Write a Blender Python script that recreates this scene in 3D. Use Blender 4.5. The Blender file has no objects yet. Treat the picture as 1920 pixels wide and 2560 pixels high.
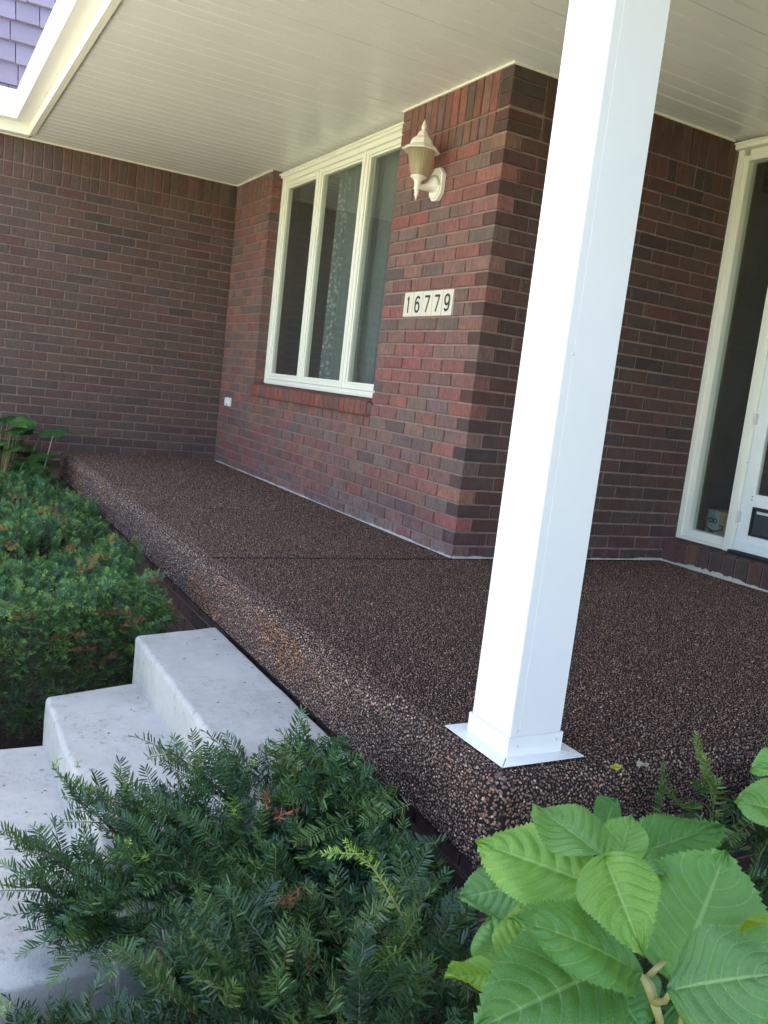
import bpy, bmesh, math, random
import numpy as np
from mathutils import Vector, Matrix

random.seed(11)
rng = np.random.default_rng(11)
scene = bpy.context.scene
col = scene.collection
R = math.radians

# ------------------------------------------------------------------ camera
CAM = np.array([7.3331, -2.3807, 0.7821])
YAW, PITCH, ROLL, FPX = -1.0565, -0.1404, 0.1163, 2163.16
_cy, _sy, _cp, _sp = math.cos(YAW), math.sin(YAW), math.cos(PITCH), math.sin(PITCH)
FWD = np.array([_sy * _cp, _cy * _cp, _sp])
_r = np.array([_cy, -_sy, 0.0]); _u = np.cross(_r, FWD)
RIGHT = math.cos(ROLL) * _r + math.sin(ROLL) * _u
UP = -math.sin(ROLL) * _r + math.cos(ROLL) * _u
cd = bpy.data.cameras.new('camera'); cam = bpy.data.objects.new('camera', cd); col.objects.link(cam)
m = Matrix.Identity(4)
for i in range(3):
    m[i][0] = RIGHT[i]; m[i][1] = UP[i]; m[i][2] = -FWD[i]; m[i][3] = CAM[i]
cam.matrix_world = m
cd.sensor_fit = 'HORIZONTAL'; cd.sensor_width = 36.0; cd.lens = FPX / 1920.0 * 36.0
cd.clip_start = 0.05; cd.clip_end = 500
scene.camera = cam
scene.render.resolution_x = 768; scene.render.resolution_y = 1024

# ------------------------------------------------------------------ sky, sun, exposure
SUN_EL, SUN_AZ = R(58), R(-40)          # azimuth measured from +Y (behind the house) towards +X
world = bpy.data.worlds.new('World'); scene.world = world; world.use_nodes = True
wn = world.node_tree; wn.nodes.clear()
sky = wn.nodes.new('ShaderNodeTexSky'); sky.sky_type = 'NISHITA'; sky.sun_disc = False
sky.sun_elevation = SUN_EL; sky.sun_rotation = SUN_AZ; sky.altitude = 200; sky.dust_density = 3.5; sky.ozone_density = 0.6
bg = wn.nodes.new('ShaderNodeBackground'); bg.inputs['Strength'].default_value = 0.11
wo = wn.nodes.new('ShaderNodeOutputWorld')
wn.links.new(sky.outputs[0], bg.inputs['Color']); wn.links.new(bg.outputs[0], wo.inputs['Surface'])
sd = bpy.data.lights.new('sun', 'SUN'); sd.energy = 5.0; sd.angle = R(0.53); sd.color = (1.0, 0.94, 0.85)
sun = bpy.data.objects.new('sun', sd); col.objects.link(sun)
sv = Vector((math.sin(SUN_AZ) * math.cos(SUN_EL), math.cos(SUN_AZ) * math.cos(SUN_EL), math.sin(SUN_EL)))
sun.rotation_euler = sv.to_track_quat('Z', 'Y').to_euler(); sun.location = (4, -6, 12)
vs = scene.view_settings
vs.view_transform = 'Standard'; vs.look = 'None'; vs.gamma = 1.0; vs.use_curve_mapping = False
vs.exposure = 3.2
scene.render.engine = 'CYCLES'
scene.cycles.use_denoising = True
scene.cycles.max_bounces = 10; scene.cycles.diffuse_bounces = 6; scene.cycles.transparent_max_bounces = 12
scene.cycles.caustics_reflective = False; scene.cycles.caustics_refractive = False

# ------------------------------------------------------------------ constants of the place (metres)
C = 0.07                 # one brick course
PITCHB = 0.205           # one stretcher with its joint
H = 33.16 * C            # ceiling height above the porch floor
L = 3.8435               # length of the window wall
SLAB_W, SLAB_X = 1.275, 5.985
DOORY = 1.53
GROUND = -0.70

# ------------------------------------------------------------------ helpers
def at(px, py, depth):
    """point at a depth along the photograph's view of pixel (1920 x 2560)"""
    return CAM + depth * (FWD + RIGHT * (px - 960) / FPX - UP * (py - 1280) / FPX)

def tag(o, label=None, cat=None, group=None, kind=None):
    if label: o['label'] = label
    if cat: o['category'] = cat
    if group: o['group'] = group
    if kind: o['kind'] = kind
    return o

def link(o, parent=None):
    col.objects.link(o)
    if parent is not None:
        o.parent = parent
    return o

def empty(name, loc=(0, 0, 0)):
    o = bpy.data.objects.new(name, None); o.empty_display_size = 0.1; o.location = loc
    col.objects.link(o); return o

def finish(name, me, mats, parent=None, origin=None, smooth=None):
    if not isinstance(mats, (list, tuple)): mats = [mats]
    for mt in mats: me.materials.append(mt)
    if smooth is not None:
        me.polygons.foreach_set('use_smooth', np.full(len(me.polygons), bool(smooth)))
    o = bpy.data.objects.new(name, me)
    link(o, parent)
    return o

class MB:
    def __init__(s): s.v = []; s.f = []; s.m = []; s.sm = []
    def add(s, verts, faces, mi=0, smooth=False):
        b = len(s.v); s.v += [tuple(float(q) for q in x) for x in verts]
        for f in faces:
            s.f.append(tuple(b + i for i in f)); s.m.append(mi); s.sm.append(smooth)
    def box(s, a, b, mi=0):
        x0, y0, z0 = a; x1, y1, z1 = b
        v = [(x0, y0, z0), (x1, y0, z0), (x1, y1, z0), (x0, y1, z0), (x0, y0, z1), (x1, y0, z1), (x1, y1, z1), (x0, y1, z1)]
        s.add(v, [(0, 3, 2, 1), (4, 5, 6, 7), (0, 1, 5, 4), (1, 2, 6, 5), (2, 3, 7, 6), (3, 0, 4, 7)], mi)
        return s
    def prism(s, prof, axis, a, b, mi=0, smooth=False):
        """extrude a 2-D profile along an axis ('x': prof=(y,z), 'y': prof=(x,z), 'z': prof=(x,y))"""
        def P(q, t):
            return {'x': (t, q[0], q[1]), 'y': (q[0], t, q[1]), 'z': (q[0], q[1], t)}[axis]
        n = len(prof)
        v = [P(q, a) for q in prof] + [P(q, b) for q in prof]
        s.add(v, [(i, (i + 1) % n, n + (i + 1) % n, n + i) for i in range(n)], mi, smooth)
        s.add([P(q, a) for q in prof], [tuple(range(n))], mi)
        s.add([P(q, b) for q in prof], [tuple(range(n))[::-1]], mi)
        return s
    def lathe(s, prof, n, c, mi=0, smooth=True, phase=0.0, ribs=None, axis='z'):
        v = []
        for (r, z) in prof:
            for i in range(n):
                a = phase + 2 * math.pi * i / n
                rr = r * (ribs(a) if ribs else 1)
                if axis == 'z': v.append((c[0] + rr * math.cos(a), c[1] + rr * math.sin(a), c[2] + z))
                else: v.append((c[0] + rr * math.cos(a), c[1] + z, c[2] + rr * math.sin(a)))
        f = []
        for j in range(len(prof) - 1):
            for i in range(n):
                f.append((j * n + i, j * n + (i + 1) % n, (j + 1) * n + (i + 1) % n, (j + 1) * n + i))
        s.add(v, f, mi, smooth); return s
    def tube(s, pts, radii, n=8, mi=0, smooth=True):
        pts = [np.array(p, float) for p in pts]; v = []; f = []
        for k, p in enumerate(pts):
            t = pts[min(k + 1, len(pts) - 1)] - pts[max(k - 1, 0)]; t = t / (np.linalg.norm(t) + 1e-9)
            a = np.cross(t, (0, 0, 1.0)); a = a if np.linalg.norm(a) > 1e-3 else np.array((1.0, 0, 0)); a /= np.linalg.norm(a)
            b = np.cross(t, a)
            r = radii[k] if hasattr(radii, '__len__') else radii
            for i in range(n):
                q = 2 * math.pi * i / n; v.append(p + r * (math.cos(q) * a + math.sin(q) * b))
        for k in range(len(pts) - 1):
            for i in range(n):
                f.append((k * n + i, k * n + (i + 1) % n, (k + 1) * n + (i + 1) % n, (k + 1) * n + i))
        f.append(tuple(range(n))[::-1]); f.append(tuple((len(pts) - 1) * n + i for i in range(n)))
        s.add(v, f, mi, smooth); return s
    def build(s, name, mats, parent=None, bevel=0.0, seg=2):
        me = bpy.data.meshes.new(name); me.from_pydata(s.v, [], s.f)
        me.polygons.foreach_set('material_index', s.m)
        me.polygons.foreach_set('use_smooth', s.sm)
        bm = bmesh.new(); bm.from_mesh(me)
        if bevel > 0:
            bmesh.ops.remove_doubles(bm, verts=bm.verts, dist=1e-5)
            bmesh.ops.recalc_face_normals(bm, faces=bm.faces)
            ed = [e for e in bm.edges if len(e.link_faces) == 2 and e.calc_face_angle() > 0.5]
            bmesh.ops.bevel(bm, geom=ed, offset=bevel, segments=seg, profile=0.5, affect='EDGES')
        else:
            bmesh.ops.recalc_face_normals(bm, faces=bm.faces)
        bm.to_mesh(me); bm.free(); me.update()
        return finish(name, me, mats, parent)

def add_color(me, cols, name='tone'):
    a = me.color_attributes.new(name, 'FLOAT_COLOR', 'POINT')
    a.data.foreach_set('color', np.asarray(cols, np.float32).ravel())

def np_mesh(name, verts, faces, cols=None, mats=None, parent=None, smooth=False):
    """fast mesh from arrays; faces is (n, k) with fixed k"""
    me = bpy.data.meshes.new(name)
    verts = np.asarray(verts, np.float32); faces = np.asarray(faces, np.int32); k = faces.shape[1]
    me.vertices.add(len(verts)); me.vertices.foreach_set('co', verts.ravel())
    me.loops.add(faces.size); me.loops.foreach_set('vertex_index', faces.ravel())
    me.polygons.add(len(faces)); me.polygons.foreach_set('loop_start', np.arange(0, faces.size, k, dtype=np.int32))
    me.polygons.foreach_set('loop_total', np.full(len(faces), k, np.int32))
    me.update(calc_edges=True)
    if cols is not None: add_color(me, cols)
    return finish(name, me, mats, parent, smooth=smooth)

# ------------------------------------------------------------------ materials
class Mat:
    def __init__(s, name):
        s.m = bpy.data.materials.new(name); s.m.use_nodes = True; s.t = s.m.node_tree; s.t.nodes.clear()
        s.out = s.t.nodes.new('ShaderNodeOutputMaterial')
    def n(s, typ, **kw):
        nd = s.t.nodes.new(typ)
        for k, v in kw.items():
            if k in nd.inputs.keys(): nd.inputs[k].default_value = v
            else: setattr(nd, k, v)
        return nd
    def l(s, a, b): s.t.links.new(a, b); return b
    def pos(s, scale=(1, 1, 1), offset=None):
        g = s.n('ShaderNodeNewGeometry'); mp = s.n('ShaderNodeMapping'); mp.inputs['Scale'].default_value = scale
        s.l(g.outputs['Position'], mp.inputs['Vector'])
        if offset is not None: s.l(offset, mp.inputs['Location'])
        return mp.outputs[0]
    def noise(s, vec, scale, detail=4, rough=0.55, dist=0.0):
        nd = s.n('ShaderNodeTexNoise'); nd.inputs['Scale'].default_value = scale; nd.inputs['Detail'].default_value = detail
        nd.inputs['Roughness'].default_value = rough; nd.inputs['Distortion'].default_value = dist
        s.l(vec, nd.inputs['Vector']); return nd.outputs['Fac']
    def ramp(s, fac, stops):
        nd = s.n('ShaderNodeValToRGB'); el = nd.color_ramp.elements
        while len(el) > 1: el.remove(el[-1])
        el[0].position = stops[0][0]; el[0].color = _c4(stops[0][1])
        for p, c in stops[1:]:
            e = el.new(p); e.color = _c4(c)
        s.l(fac, nd.inputs[0]); return nd.outputs[0]
    def mix(s, fac, a, b, mode='MIX'):
        nd = s.n('ShaderNodeMix', data_type='RGBA', blend_type=mode)
        for sock, v in ((nd.inputs[0], fac), (nd.inputs[6], a), (nd.inputs[7], b)):
            if hasattr(v, 'is_output'): s.l(v, sock)
            else: sock.default_value = v if not isinstance(v, tuple) else _c4(v)
        return nd.outputs[2]
    def math(s, op, a, b=None, clamp=False):
        nd = s.n('ShaderNodeMath', operation=op, use_clamp=clamp)
        for i, v in enumerate((a, b)):
            if v is None: continue
            if hasattr(v, 'is_output'): s.l(v, nd.inputs[i])
            else: nd.inputs[i].default_value = v
        return nd.outputs[0]
    def bump(s, h, strength, dist=0.01, normal=None):
        nd = s.n('ShaderNodeBump'); nd.inputs['Strength'].default_value = strength; nd.inputs['Distance'].default_value = dist
        s.l(h, nd.inputs['Height'])
        if normal is not None: s.l(normal, nd.inputs['Normal'])
        return nd.outputs[0]
    def bsdf(s, color, rough=0.5, normal=None, spec=0.5, metallic=0.0, **kw):
        p = s.n('ShaderNodeBsdfPrincipled')
        for nm, v in (('Base Color', color), ('Roughness', rough), ('Metallic', metallic), ('Specular IOR Level', spec)):
            if hasattr(v, 'is_output'): s.l(v, p.inputs[nm])
            else: p.inputs[nm].default_value = _c4(v) if isinstance(v, tuple) else v
        if normal is not None: s.l(normal, p.inputs['Normal'])
        for k, v in kw.items(): p.inputs[k.replace('_', ' ')].default_value = v
        return p
    def done(s, sh): s.l(sh.outputs[0] if hasattr(sh, 'outputs') else sh, s.out.inputs['Surface']); return s.m

def _c4(c): return (c[0], c[1], c[2], 1.0) if len(c) == 3 else c

def mat_brick():
    k = Mat('fired_brick')
    a = k.n('ShaderNodeAttribute', attribute_name='tone')
    off = k.math('MULTIPLY', a.outputs['Alpha'], 37.0)
    cmb = k.n('ShaderNodeCombineXYZ'); k.l(off, cmb.inputs[0]); k.l(off, cmb.inputs[1]); k.l(off, cmb.inputs[2])
    v = k.pos((1, 1, 1), cmb.outputs[0])
    vs_ = k.pos((1, 1, 0.16), cmb.outputs[0])
    blotch = k.noise(v, 9.0, 3, 0.6)
    streak = k.noise(vs_, 150.0, 3, 0.6)
    fine = k.noise(v, 260.0, 2, 0.6)
    pit = k.n('ShaderNodeTexVoronoi'); pit.inputs['Scale'].default_value = 60.0; k.l(vs_, pit.inputs['Vector'])
    c = k.mix(k.math('MULTIPLY', k.ramp(blotch, [(0.42, (0, 0, 0)), (0.68, (1, 1, 1))]), 0.45), a.outputs['Color'], (0.105, 0.085, 0.078))
    c = k.mix(k.ramp(streak, [(0.38, (1, 1, 1)), (0.60, (0, 0, 0))]), c, k.mix(0.5, c, (0.05, 0.035, 0.032)))
    pits = k.ramp(pit.outputs['Distance'], [(0.05, (1, 1, 1)), (0.16, (0, 0, 0))])
    c = k.mix(k.math('MULTIPLY', pits, 0.7), c, (0.02, 0.012, 0.011))
    # pale efflorescence left by salts and mortar smears, with its own patchy outline
    g = k.n('ShaderNodeNewGeometry'); sx = k.n('ShaderNodeSeparateXYZ'); k.l(g.outputs['Position'], sx.inputs[0])
    low = k.math('MULTIPLY', k.ramp(sx.outputs[2], [(0.0, (0, 0, 0)), (0.001, (1, 1, 1)), (0.15, (0, 0, 0))]), k.ramp(k.math('MULTIPLY', sx.outputs[0], 0.25), [(0.12, (0, 0, 0)), (0.6, (1, 1, 1)), (0.958, (1, 1, 1)), (0.962, (0, 0, 0))]))
    ef = k.math('MULTIPLY', k.ramp(k.noise(v, 14.0, 5, 0.7), [(0.45, (0, 0, 0)), (0.75, (1, 1, 1))]), low)
    spots = k.ramp(k.noise(k.pos(), 34.0, 2, 0.5), [(0.76, (0, 0, 0)), (0.80, (1, 1, 1))])
    ef = k.math('ADD', k.math('MULTIPLY', ef, 0.5), k.math('MULTIPLY', spots, 0.35), True)
    c = k.mix(ef, c, (0.40, 0.37, 0.35))
    h = k.math('SUBTRACT', k.math('ADD', k.math('MULTIPLY', streak, 0.9), k.math('MULTIPLY', fine, 0.5)), k.math('MULTIPLY', pits, 0.8))
    return k.done(k.bsdf(c, 0.88, k.bump(h, 0.55, 0.003), 0.25))

def mat_mortar():
    k = Mat('mortar')
    v = k.pos()
    c = k.ramp(k.noise(v, 22.0, 5, 0.65), [(0.3, (0.205, 0.138, 0.116)), (0.7, (0.30, 0.214, 0.184))])
    return k.done(k.bsdf(c, 0.95, k.bump(k.noise(v, 240.0, 3), 0.6, 0.003), 0.15))

def mat_paint(name, c, rough=0.35, dirt=0.08, scale=3.0, bump=0.0, spec=0.5):
    k = Mat(name); v = k.pos()
    d = k.ramp(k.noise(v, scale, 6, 0.65), [(0.35, (0, 0, 0)), (0.8, (1, 1, 1))])
    cc = k.mix(k.math('MULTIPLY', d, dirt), c, (c[0] * 0.55, c[1] * 0.52, c[2] * 0.45))
    return k.done(k.bsdf(cc, rough, k.bump(k.noise(v, 55.0, 2), bump, 0.002) if bump else None, spec))

def mat_concrete():
    k = Mat('poured_concrete'); v = k.pos()
    big = k.noise(v, 3.5, 6, 0.65); mid = k.noise(v, 18.0, 5, 0.7); fine = k.noise(v, 420.0, 2)
    c = k.ramp(big, [(0.3, (0.375, 0.345, 0.30)), (0.7, (0.51, 0.475, 0.42))])
    c = k.mix(k.math('MULTIPLY', k.ramp(mid, [(0.5, (0, 0, 0)), (0.78, (1, 1, 1))]), 0.30), c, (0.27, 0.255, 0.22))
    sc = k.noise(k.pos((1, 1, 1)), 42.0, 6, 0.8, 0.0)
    msk = k.ramp(k.noise(k.pos((1, 1, 1)), 4.5, 3), [(0.44, (0, 0, 0)), (0.60, (1, 1, 1))])
    c = k.mix(k.math('MULTIPLY', k.math('MULTIPLY', k.ramp(sc, [(0.53, (0, 0, 0)), (0.62, (1, 1, 1))]), msk), 0.7), c, (0.20, 0.19, 0.185))
    wv = k.n('ShaderNodeTexVoronoi', feature='DISTANCE_TO_EDGE'); wv.inputs['Scale'].default_value = 2.2
    dn = k.n('ShaderNodeMix', data_type='VECTOR'); dn.inputs[0].default_value = 0.12
    nz = k.n('ShaderNodeTexNoise'); nz.inputs['Scale'].default_value = 4.0; nz.inputs['Detail'].default_value = 5; k.l(v, nz.inputs['Vector'])
    k.l(v, dn.inputs[4]); k.l(nz.outputs['Color'], dn.inputs[5]); k.l(dn.outputs[1], wv.inputs['Vector'])
    crack = k.math('MULTIPLY', k.ramp(wv.outputs['Distance'], [(0.0, (1, 1, 1)), (0.006, (0, 0, 0))]), k.ramp(k.noise(v, 5.0, 2), [(0.52, (0, 0, 0)), (0.60, (1, 1, 1))]))
    c = k.mix(k.math('MULTIPLY', crack, 0.3), c, (0.16, 0.15, 0.14))
    c = k.mix(k.math('MULTIPLY', k.ramp(fine, [(0.3, (0, 0, 0)), (0.75, (1, 1, 1))]), 0.18), c, (0.68, 0.67, 0.65))
    po = k.n('ShaderNodeTexVoronoi'); po.inputs['Scale'].default_value = 75.0; k.l(v, po.inputs['Vector'])
    pore = k.math('MULTIPLY', k.ramp(po.outputs['Distance'], [(0.06, (1, 1, 1)), (0.13, (0, 0, 0))]), k.ramp(k.noise(v, 16.0, 2), [(0.5, (0, 0, 0)), (0.62, (1, 1, 1))]))
    c = k.mix(k.math('MULTIPLY', pore, 0.35), c, (0.16, 0.145, 0.13))
    grime = k.ramp(k.noise(k.pos((1, 1, 0.35)), 7.0, 5, 0.7), [(0.52, (0, 0, 0)), (0.72, (1, 1, 1))])
    c = k.mix(k.math('MULTIPLY', grime, 0.45), c, (0.30, 0.26, 0.20))
    h = k.math('SUBTRACT', k.math('ADD', k.math('MULTIPLY', mid, 1.2), k.math('MULTIPLY', fine, 0.9)), k.math('MULTIPLY', pore, 1.5))
    return k.done(k.bsdf(c, 0.88, k.bump(h, 0.6, 0.004), 0.2))

def mat_attr(name, rough=0.5, spec=0.4, trans=0.0, coat=0.0, bump=0.0):
    k = Mat(name); a = k.n('ShaderNodeAttribute', attribute_name='tone')
    nrm = k.bump(k.noise(k.pos(), 500.0, 2), bump, 0.002) if bump else None
    p = k.bsdf(a.outputs['Color'], rough, nrm, spec)
    if coat: p.inputs['Coat Weight'].default_value = coat; p.inputs['Coat Roughness'].default_value = 0.25
    if trans:
        t = k.n('ShaderNodeBsdfTranslucent'); k.l(a.outputs['Color'], t.inputs['Color'])
        mx = k.n('ShaderNodeMixShader'); mx.inputs[0].default_value = trans
        k.l(p.outputs[0], mx.inputs[1]); k.l(t.outputs[0], mx.inputs[2]); return k.done(mx)
    return k.done(p)

def mat_glass(name, tint=(0.9, 0.93, 0.9), rough=0.0):
    k = Mat(name)
    tr = k.n('ShaderNodeBsdfTransparent'); tr.inputs['Color'].default_value = _c4(tint)
    gl = k.n('ShaderNodeBsdfGlossy'); gl.inputs['Roughness'].default_value = rough
    lw = k.n('ShaderNodeLayerWeight'); lw.inputs['Blend'].default_value = 0.5
    fr = k.math('ADD', k.math('MULTIPLY', k.math('POWER', lw.outputs['Facing'], 5.0), 0.95), 0.045)
    dirt = k.n('ShaderNodeBsdfDiffuse'); dirt.inputs['Color'].default_value = (0.5, 0.5, 0.47, 1)
    mx = k.n('ShaderNodeMixShader'); k.l(fr, mx.inputs[0]); k.l(tr.outputs[0], mx.inputs[1]); k.l(gl.outputs[0], mx.inputs[2])
    m2 = k.n('ShaderNodeMixShader'); k.l(k.math('MULTIPLY', k.noise(k.pos(), 8.0, 6, 0.7), 0.07), m2.inputs[0])
    k.l(mx.outputs[0], m2.inputs[1]); k.l(dirt.outputs[0], m2.inputs[2])
    return k.done(m2)

def mat_leaf():
    k = Mat('hydrangea_leaf')
    uv = k.n('ShaderNodeUVMap'); sp = k.n('ShaderNodeSeparateXYZ'); k.l(uv.outputs[0], sp.inputs[0])
    t, s_ = sp.outputs[0], sp.outputs[1]
    s2 = k.math('ABSOLUTE', k.math('SUBTRACT', k.math('MULTIPLY', s_, 2.0), 1.0))
    oi = k.n('ShaderNodeObjectInfo')
    base = oi.outputs['Color']
    mid = k.ramp(s2, [(0.018, (1, 1, 1)), (0.045, (0, 0, 0))])
    ph = k.math('FRACT', k.math('SUBTRACT', k.math('MULTIPLY', t, 8.0), k.math('MULTIPLY', k.math('POWER', s2, 1.25), 2.1)))
    lat = k.ramp(k.math('ABSOLUTE', k.math('SUBTRACT', ph, 0.5)), [(0.02, (1, 1, 1)), (0.07, (0, 0, 0))])
    v = k.pos()
    net = k.n('ShaderNodeTexVoronoi', feature='DISTANCE_TO_EDGE'); net.inputs['Scale'].default_value = 230.0; k.l(v, net.inputs['Vector'])
    nt = k.ramp(net.outputs['Distance'], [(0.02, (1, 1, 1)), (0.14, (0, 0, 0))])
    pale = k.mix(1.0, base, (1.5, 1.35, 1.3), 'MULTIPLY')
    pale = k.mix(0.35, pale, (0.42, 0.52, 0.22))
    mott = k.noise(v, 26.0, 4, 0.6)
    c = k.mix(k.math('MULTIPLY', mott, 0.45), base, k.mix(1.0, base, (0.62, 0.72, 0.75), 'MULTIPLY'))
    c = k.mix(k.math('MULTIPLY', lat, 0.42), c, pale)
    c = k.mix(k.math('MULTIPLY', nt, 0.10), c, pale)
    c = k.mix(k.math('MULTIPLY', mid, 0.75), c, pale)
    h = k.math('SUBTRACT', 1.0, k.math('ADD', k.math('MULTIPLY', lat, 0.35), k.math('MULTIPLY', nt, 0.30)))
    p = k.bsdf(c, 0.40, k.bump(h, 0.55, 0.0018), 0.42)
    tr = k.n('ShaderNodeBsdfTranslucent'); k.l(k.mix(1.0, c, (1.25, 1.3, 0.55), 'MULTIPLY'), tr.inputs['Color'])
    mx = k.n('ShaderNodeMixShader'); mx.inputs[0].default_value = 0.28
    k.l(p.outputs[0], mx.inputs[1]); k.l(tr.outputs[0], mx.inputs[2])
    return k.done(mx)

def mat_ground():
    k = Mat('yard_ground'); v = k.pos()
    g = k.n('ShaderNodeNewGeometry'); sp = k.n('ShaderNodeSeparateXYZ'); k.l(g.outputs['Position'], sp.inputs[0])
    edge = k.math('ADD', sp.outputs[1], k.math('MULTIPLY', k.noise(v, 1.3, 3), 0.5))
    bed = k.ramp(k.math('ADD', k.math('MULTIPLY', edge, 0.2), 1.0), [(0.40, (0, 0, 0)), (0.41, (1, 1, 1))])
    lawn = k.ramp(k.noise(v, 2.0, 6, 0.7), [(0.3, (0.085, 0.112, 0.036)), (0.7, (0.15, 0.175, 0.068))])
    soil = k.ramp(k.noise(v, 40.0, 5, 0.7), [(0.35, (0.020, 0.014, 0.010)), (0.7, (0.065, 0.045, 0.032))])
    c = k.mix(bed, lawn, soil)
    return k.done(k.bsdf(c, 0.95, k.bump(k.noise(v, 60.0, 4, 0.7), 0.8, 0.02), 0.1))

M = dict(
    brick=mat_brick(), mortar=mat_mortar(), concrete=mat_concrete(), ground=mat_ground(),
    cream=mat_paint('cream_vinyl', (0.80, 0.785, 0.69), 0.32, 0.10, 4.0),
    soffit=mat_paint('soffit_vinyl', (0.75, 0.755, 0.72), 0.27, 0.12, 2.0),
    white=mat_paint('white_aluminium', (0.75, 0.725, 0.70), 0.36, 0.10, 2.2, 0.04),
    doorwhite=mat_paint('door_white', (0.78, 0.79, 0.77), 0.35, 0.08, 6.0),
    lampwhite=mat_paint('lamp_white', (0.80, 0.75, 0.66), 0.4, 0.10, 20.0),
    tile=mat_paint('tile_cream', (0.66, 0.60, 0.50), 0.3, 0.08, 30.0),
    black=mat_paint('black_print', (0.015, 0.015, 0.014), 0.5, 0.0),
    rubber=mat_paint('dark_rubber', (0.02, 0.022, 0.024), 0.6, 0.0),
    shake=mat_attr('sky_tinted_shake', 0.6, 0.35, bump=0.35),
    aggregate=mat_attr('pebble_stone', 0.58, 0.28),
    resin=mat_paint('dark_resin', (0.022, 0.016, 0.014), 0.9, 0.3, 80.0, 0.3, 0.08),
    needle=mat_attr('yew_needle', 0.42, 0.45, 0.16),
    leaf=mat_leaf(),
    bark=mat_paint('bark', (0.10, 0.062, 0.040), 0.9, 0.5, 60.0, 0.4, 0.2),
    stem=mat_paint('green_stem', (0.30, 0.27, 0.10), 0.55, 0.4, 60.0),
    caulk=mat_paint('old_mortar_bead', (0.46, 0.42, 0.37), 0.9, 0.35, 60.0, 0.5, 0.2),
    interior=mat_paint('interior_dark', (0.10, 0.085, 0.07), 0.8, 0.2, 3.0),
    woodjamb=mat_paint('inner_wood_jamb', (0.085, 0.05, 0.03), 0.5, 0.3, 20.0),
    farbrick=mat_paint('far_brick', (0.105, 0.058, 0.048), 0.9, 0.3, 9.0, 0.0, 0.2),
    glass=mat_glass('window_glass'),
    curtain=None, carton=mat_paint('brown_carton', (0.42, 0.29, 0.17), 0.8, 0.1, 20.0, 0.1, 0.2),
    cartonblue=mat_paint('carton_pale_blue', (0.36, 0.43, 0.45), 0.7, 0.05),
    navy=mat_paint('carton_navy', (0.02, 0.045, 0.09), 0.7, 0.0),
    screw=mat_paint('screw_head', (0.55, 0.56, 0.56), 0.25, 0.1, 60.0, 0.0),
)

def mat_curtain():
    k = Mat('lace_curtain'); v = k.pos()
    vo = k.n('ShaderNodeTexVoronoi'); vo.inputs['Scale'].default_value = 30.0; k.l(v, vo.inputs['Vector'])
    fl = k.ramp(k.math('ADD', vo.outputs['Distance'], k.math('MULTIPLY', k.noise(v, 60.0, 3), 0.5)), [(0.45, (1, 1, 1)), (0.75, (0, 0, 0))])
    g = k.n('ShaderNodeNewGeometry'); sx = k.n('ShaderNodeSeparateXYZ'); k.l(g.outputs['Position'], sx.inputs[0])
    edge = k.ramp(k.math('SUBTRACT', sx.outputs[0], 1.5), [(0.18, (1, 1, 1)), (0.26, (0.12, 0.12, 0.12))])      # lace border, plain cloth beyond
    fl = k.math('MULTIPLY', fl, edge)
    c = k.mix(fl, (0.30, 0.345, 0.36), (0.54, 0.58, 0.56))
    d = k.n('ShaderNodeBsdfDiffuse'); k.l(c, d.inputs['Color'])
    tl = k.n('ShaderNodeBsdfTranslucent'); k.l(c, tl.inputs['Color'])
    t = k.n('ShaderNodeBsdfTransparent')
    m0 = k.n('ShaderNodeMixShader'); m0.inputs[0].default_value = 0.3; k.l(d.outputs[0], m0.inputs[1]); k.l(tl.outputs[0], m0.inputs[2])
    mx = k.n('ShaderNodeMixShader'); k.l(k.math('ADD', k.math('MULTIPLY', fl, 0.25), 0.65), mx.inputs[0])
    k.l(t.outputs[0], mx.inputs[1]); k.l(m0.outputs[0], mx.inputs[2]); return k.done(mx)
M['curtain'] = mat_curtain()

def mat_lampglass():
    k = Mat('ribbed_lamp_glass')
    p = k.bsdf((0.42, 0.35, 0.23), 0.22, None, 0.5); tr = k.n('ShaderNodeBsdfTranslucent'); tr.inputs['Color'].default_value = (0.85, 0.75, 0.55, 1)
    ts = k.n('ShaderNodeBsdfTransparent'); ts.inputs['Color'].default_value = (0.95, 0.9, 0.78, 1)
    a = k.n('ShaderNodeMixShader'); a.inputs[0].default_value = 0.45; k.l(p.outputs[0], a.inputs[1]); k.l(tr.outputs[0], a.inputs[2])
    b = k.n('ShaderNodeMixShader'); b.inputs[0].default_value = 0.25; k.l(a.outputs[0], b.inputs[1]); k.l(ts.outputs[0], b.inputs[2])
    return k.done(b)
M['lampglass'] = mat_lampglass()

# ------------------------------------------------------------------ ground
mb = MB(); mb.add([(-80, -90, GROUND), (90, -90, GROUND), (90, 60, GROUND), (-80, 60, GROUND)], [(0, 1, 2, 3)])
tag(mb.build('ground', M['ground']), kind='structure')

# ------------------------------------------------------------------ house: bricks
house = empty('brick_house', (2.0, 0.0, GROUND))
tag(house, 'red brick house with a covered porch, cream soffit and white gutters', 'house')
HI = Matrix.Translation((-2.0, 0.0, -GROUND))
def hpart(o):
    """children of the house keep their world place"""
    o.parent = house; o.matrix_parent_inverse = HI; return o

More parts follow.
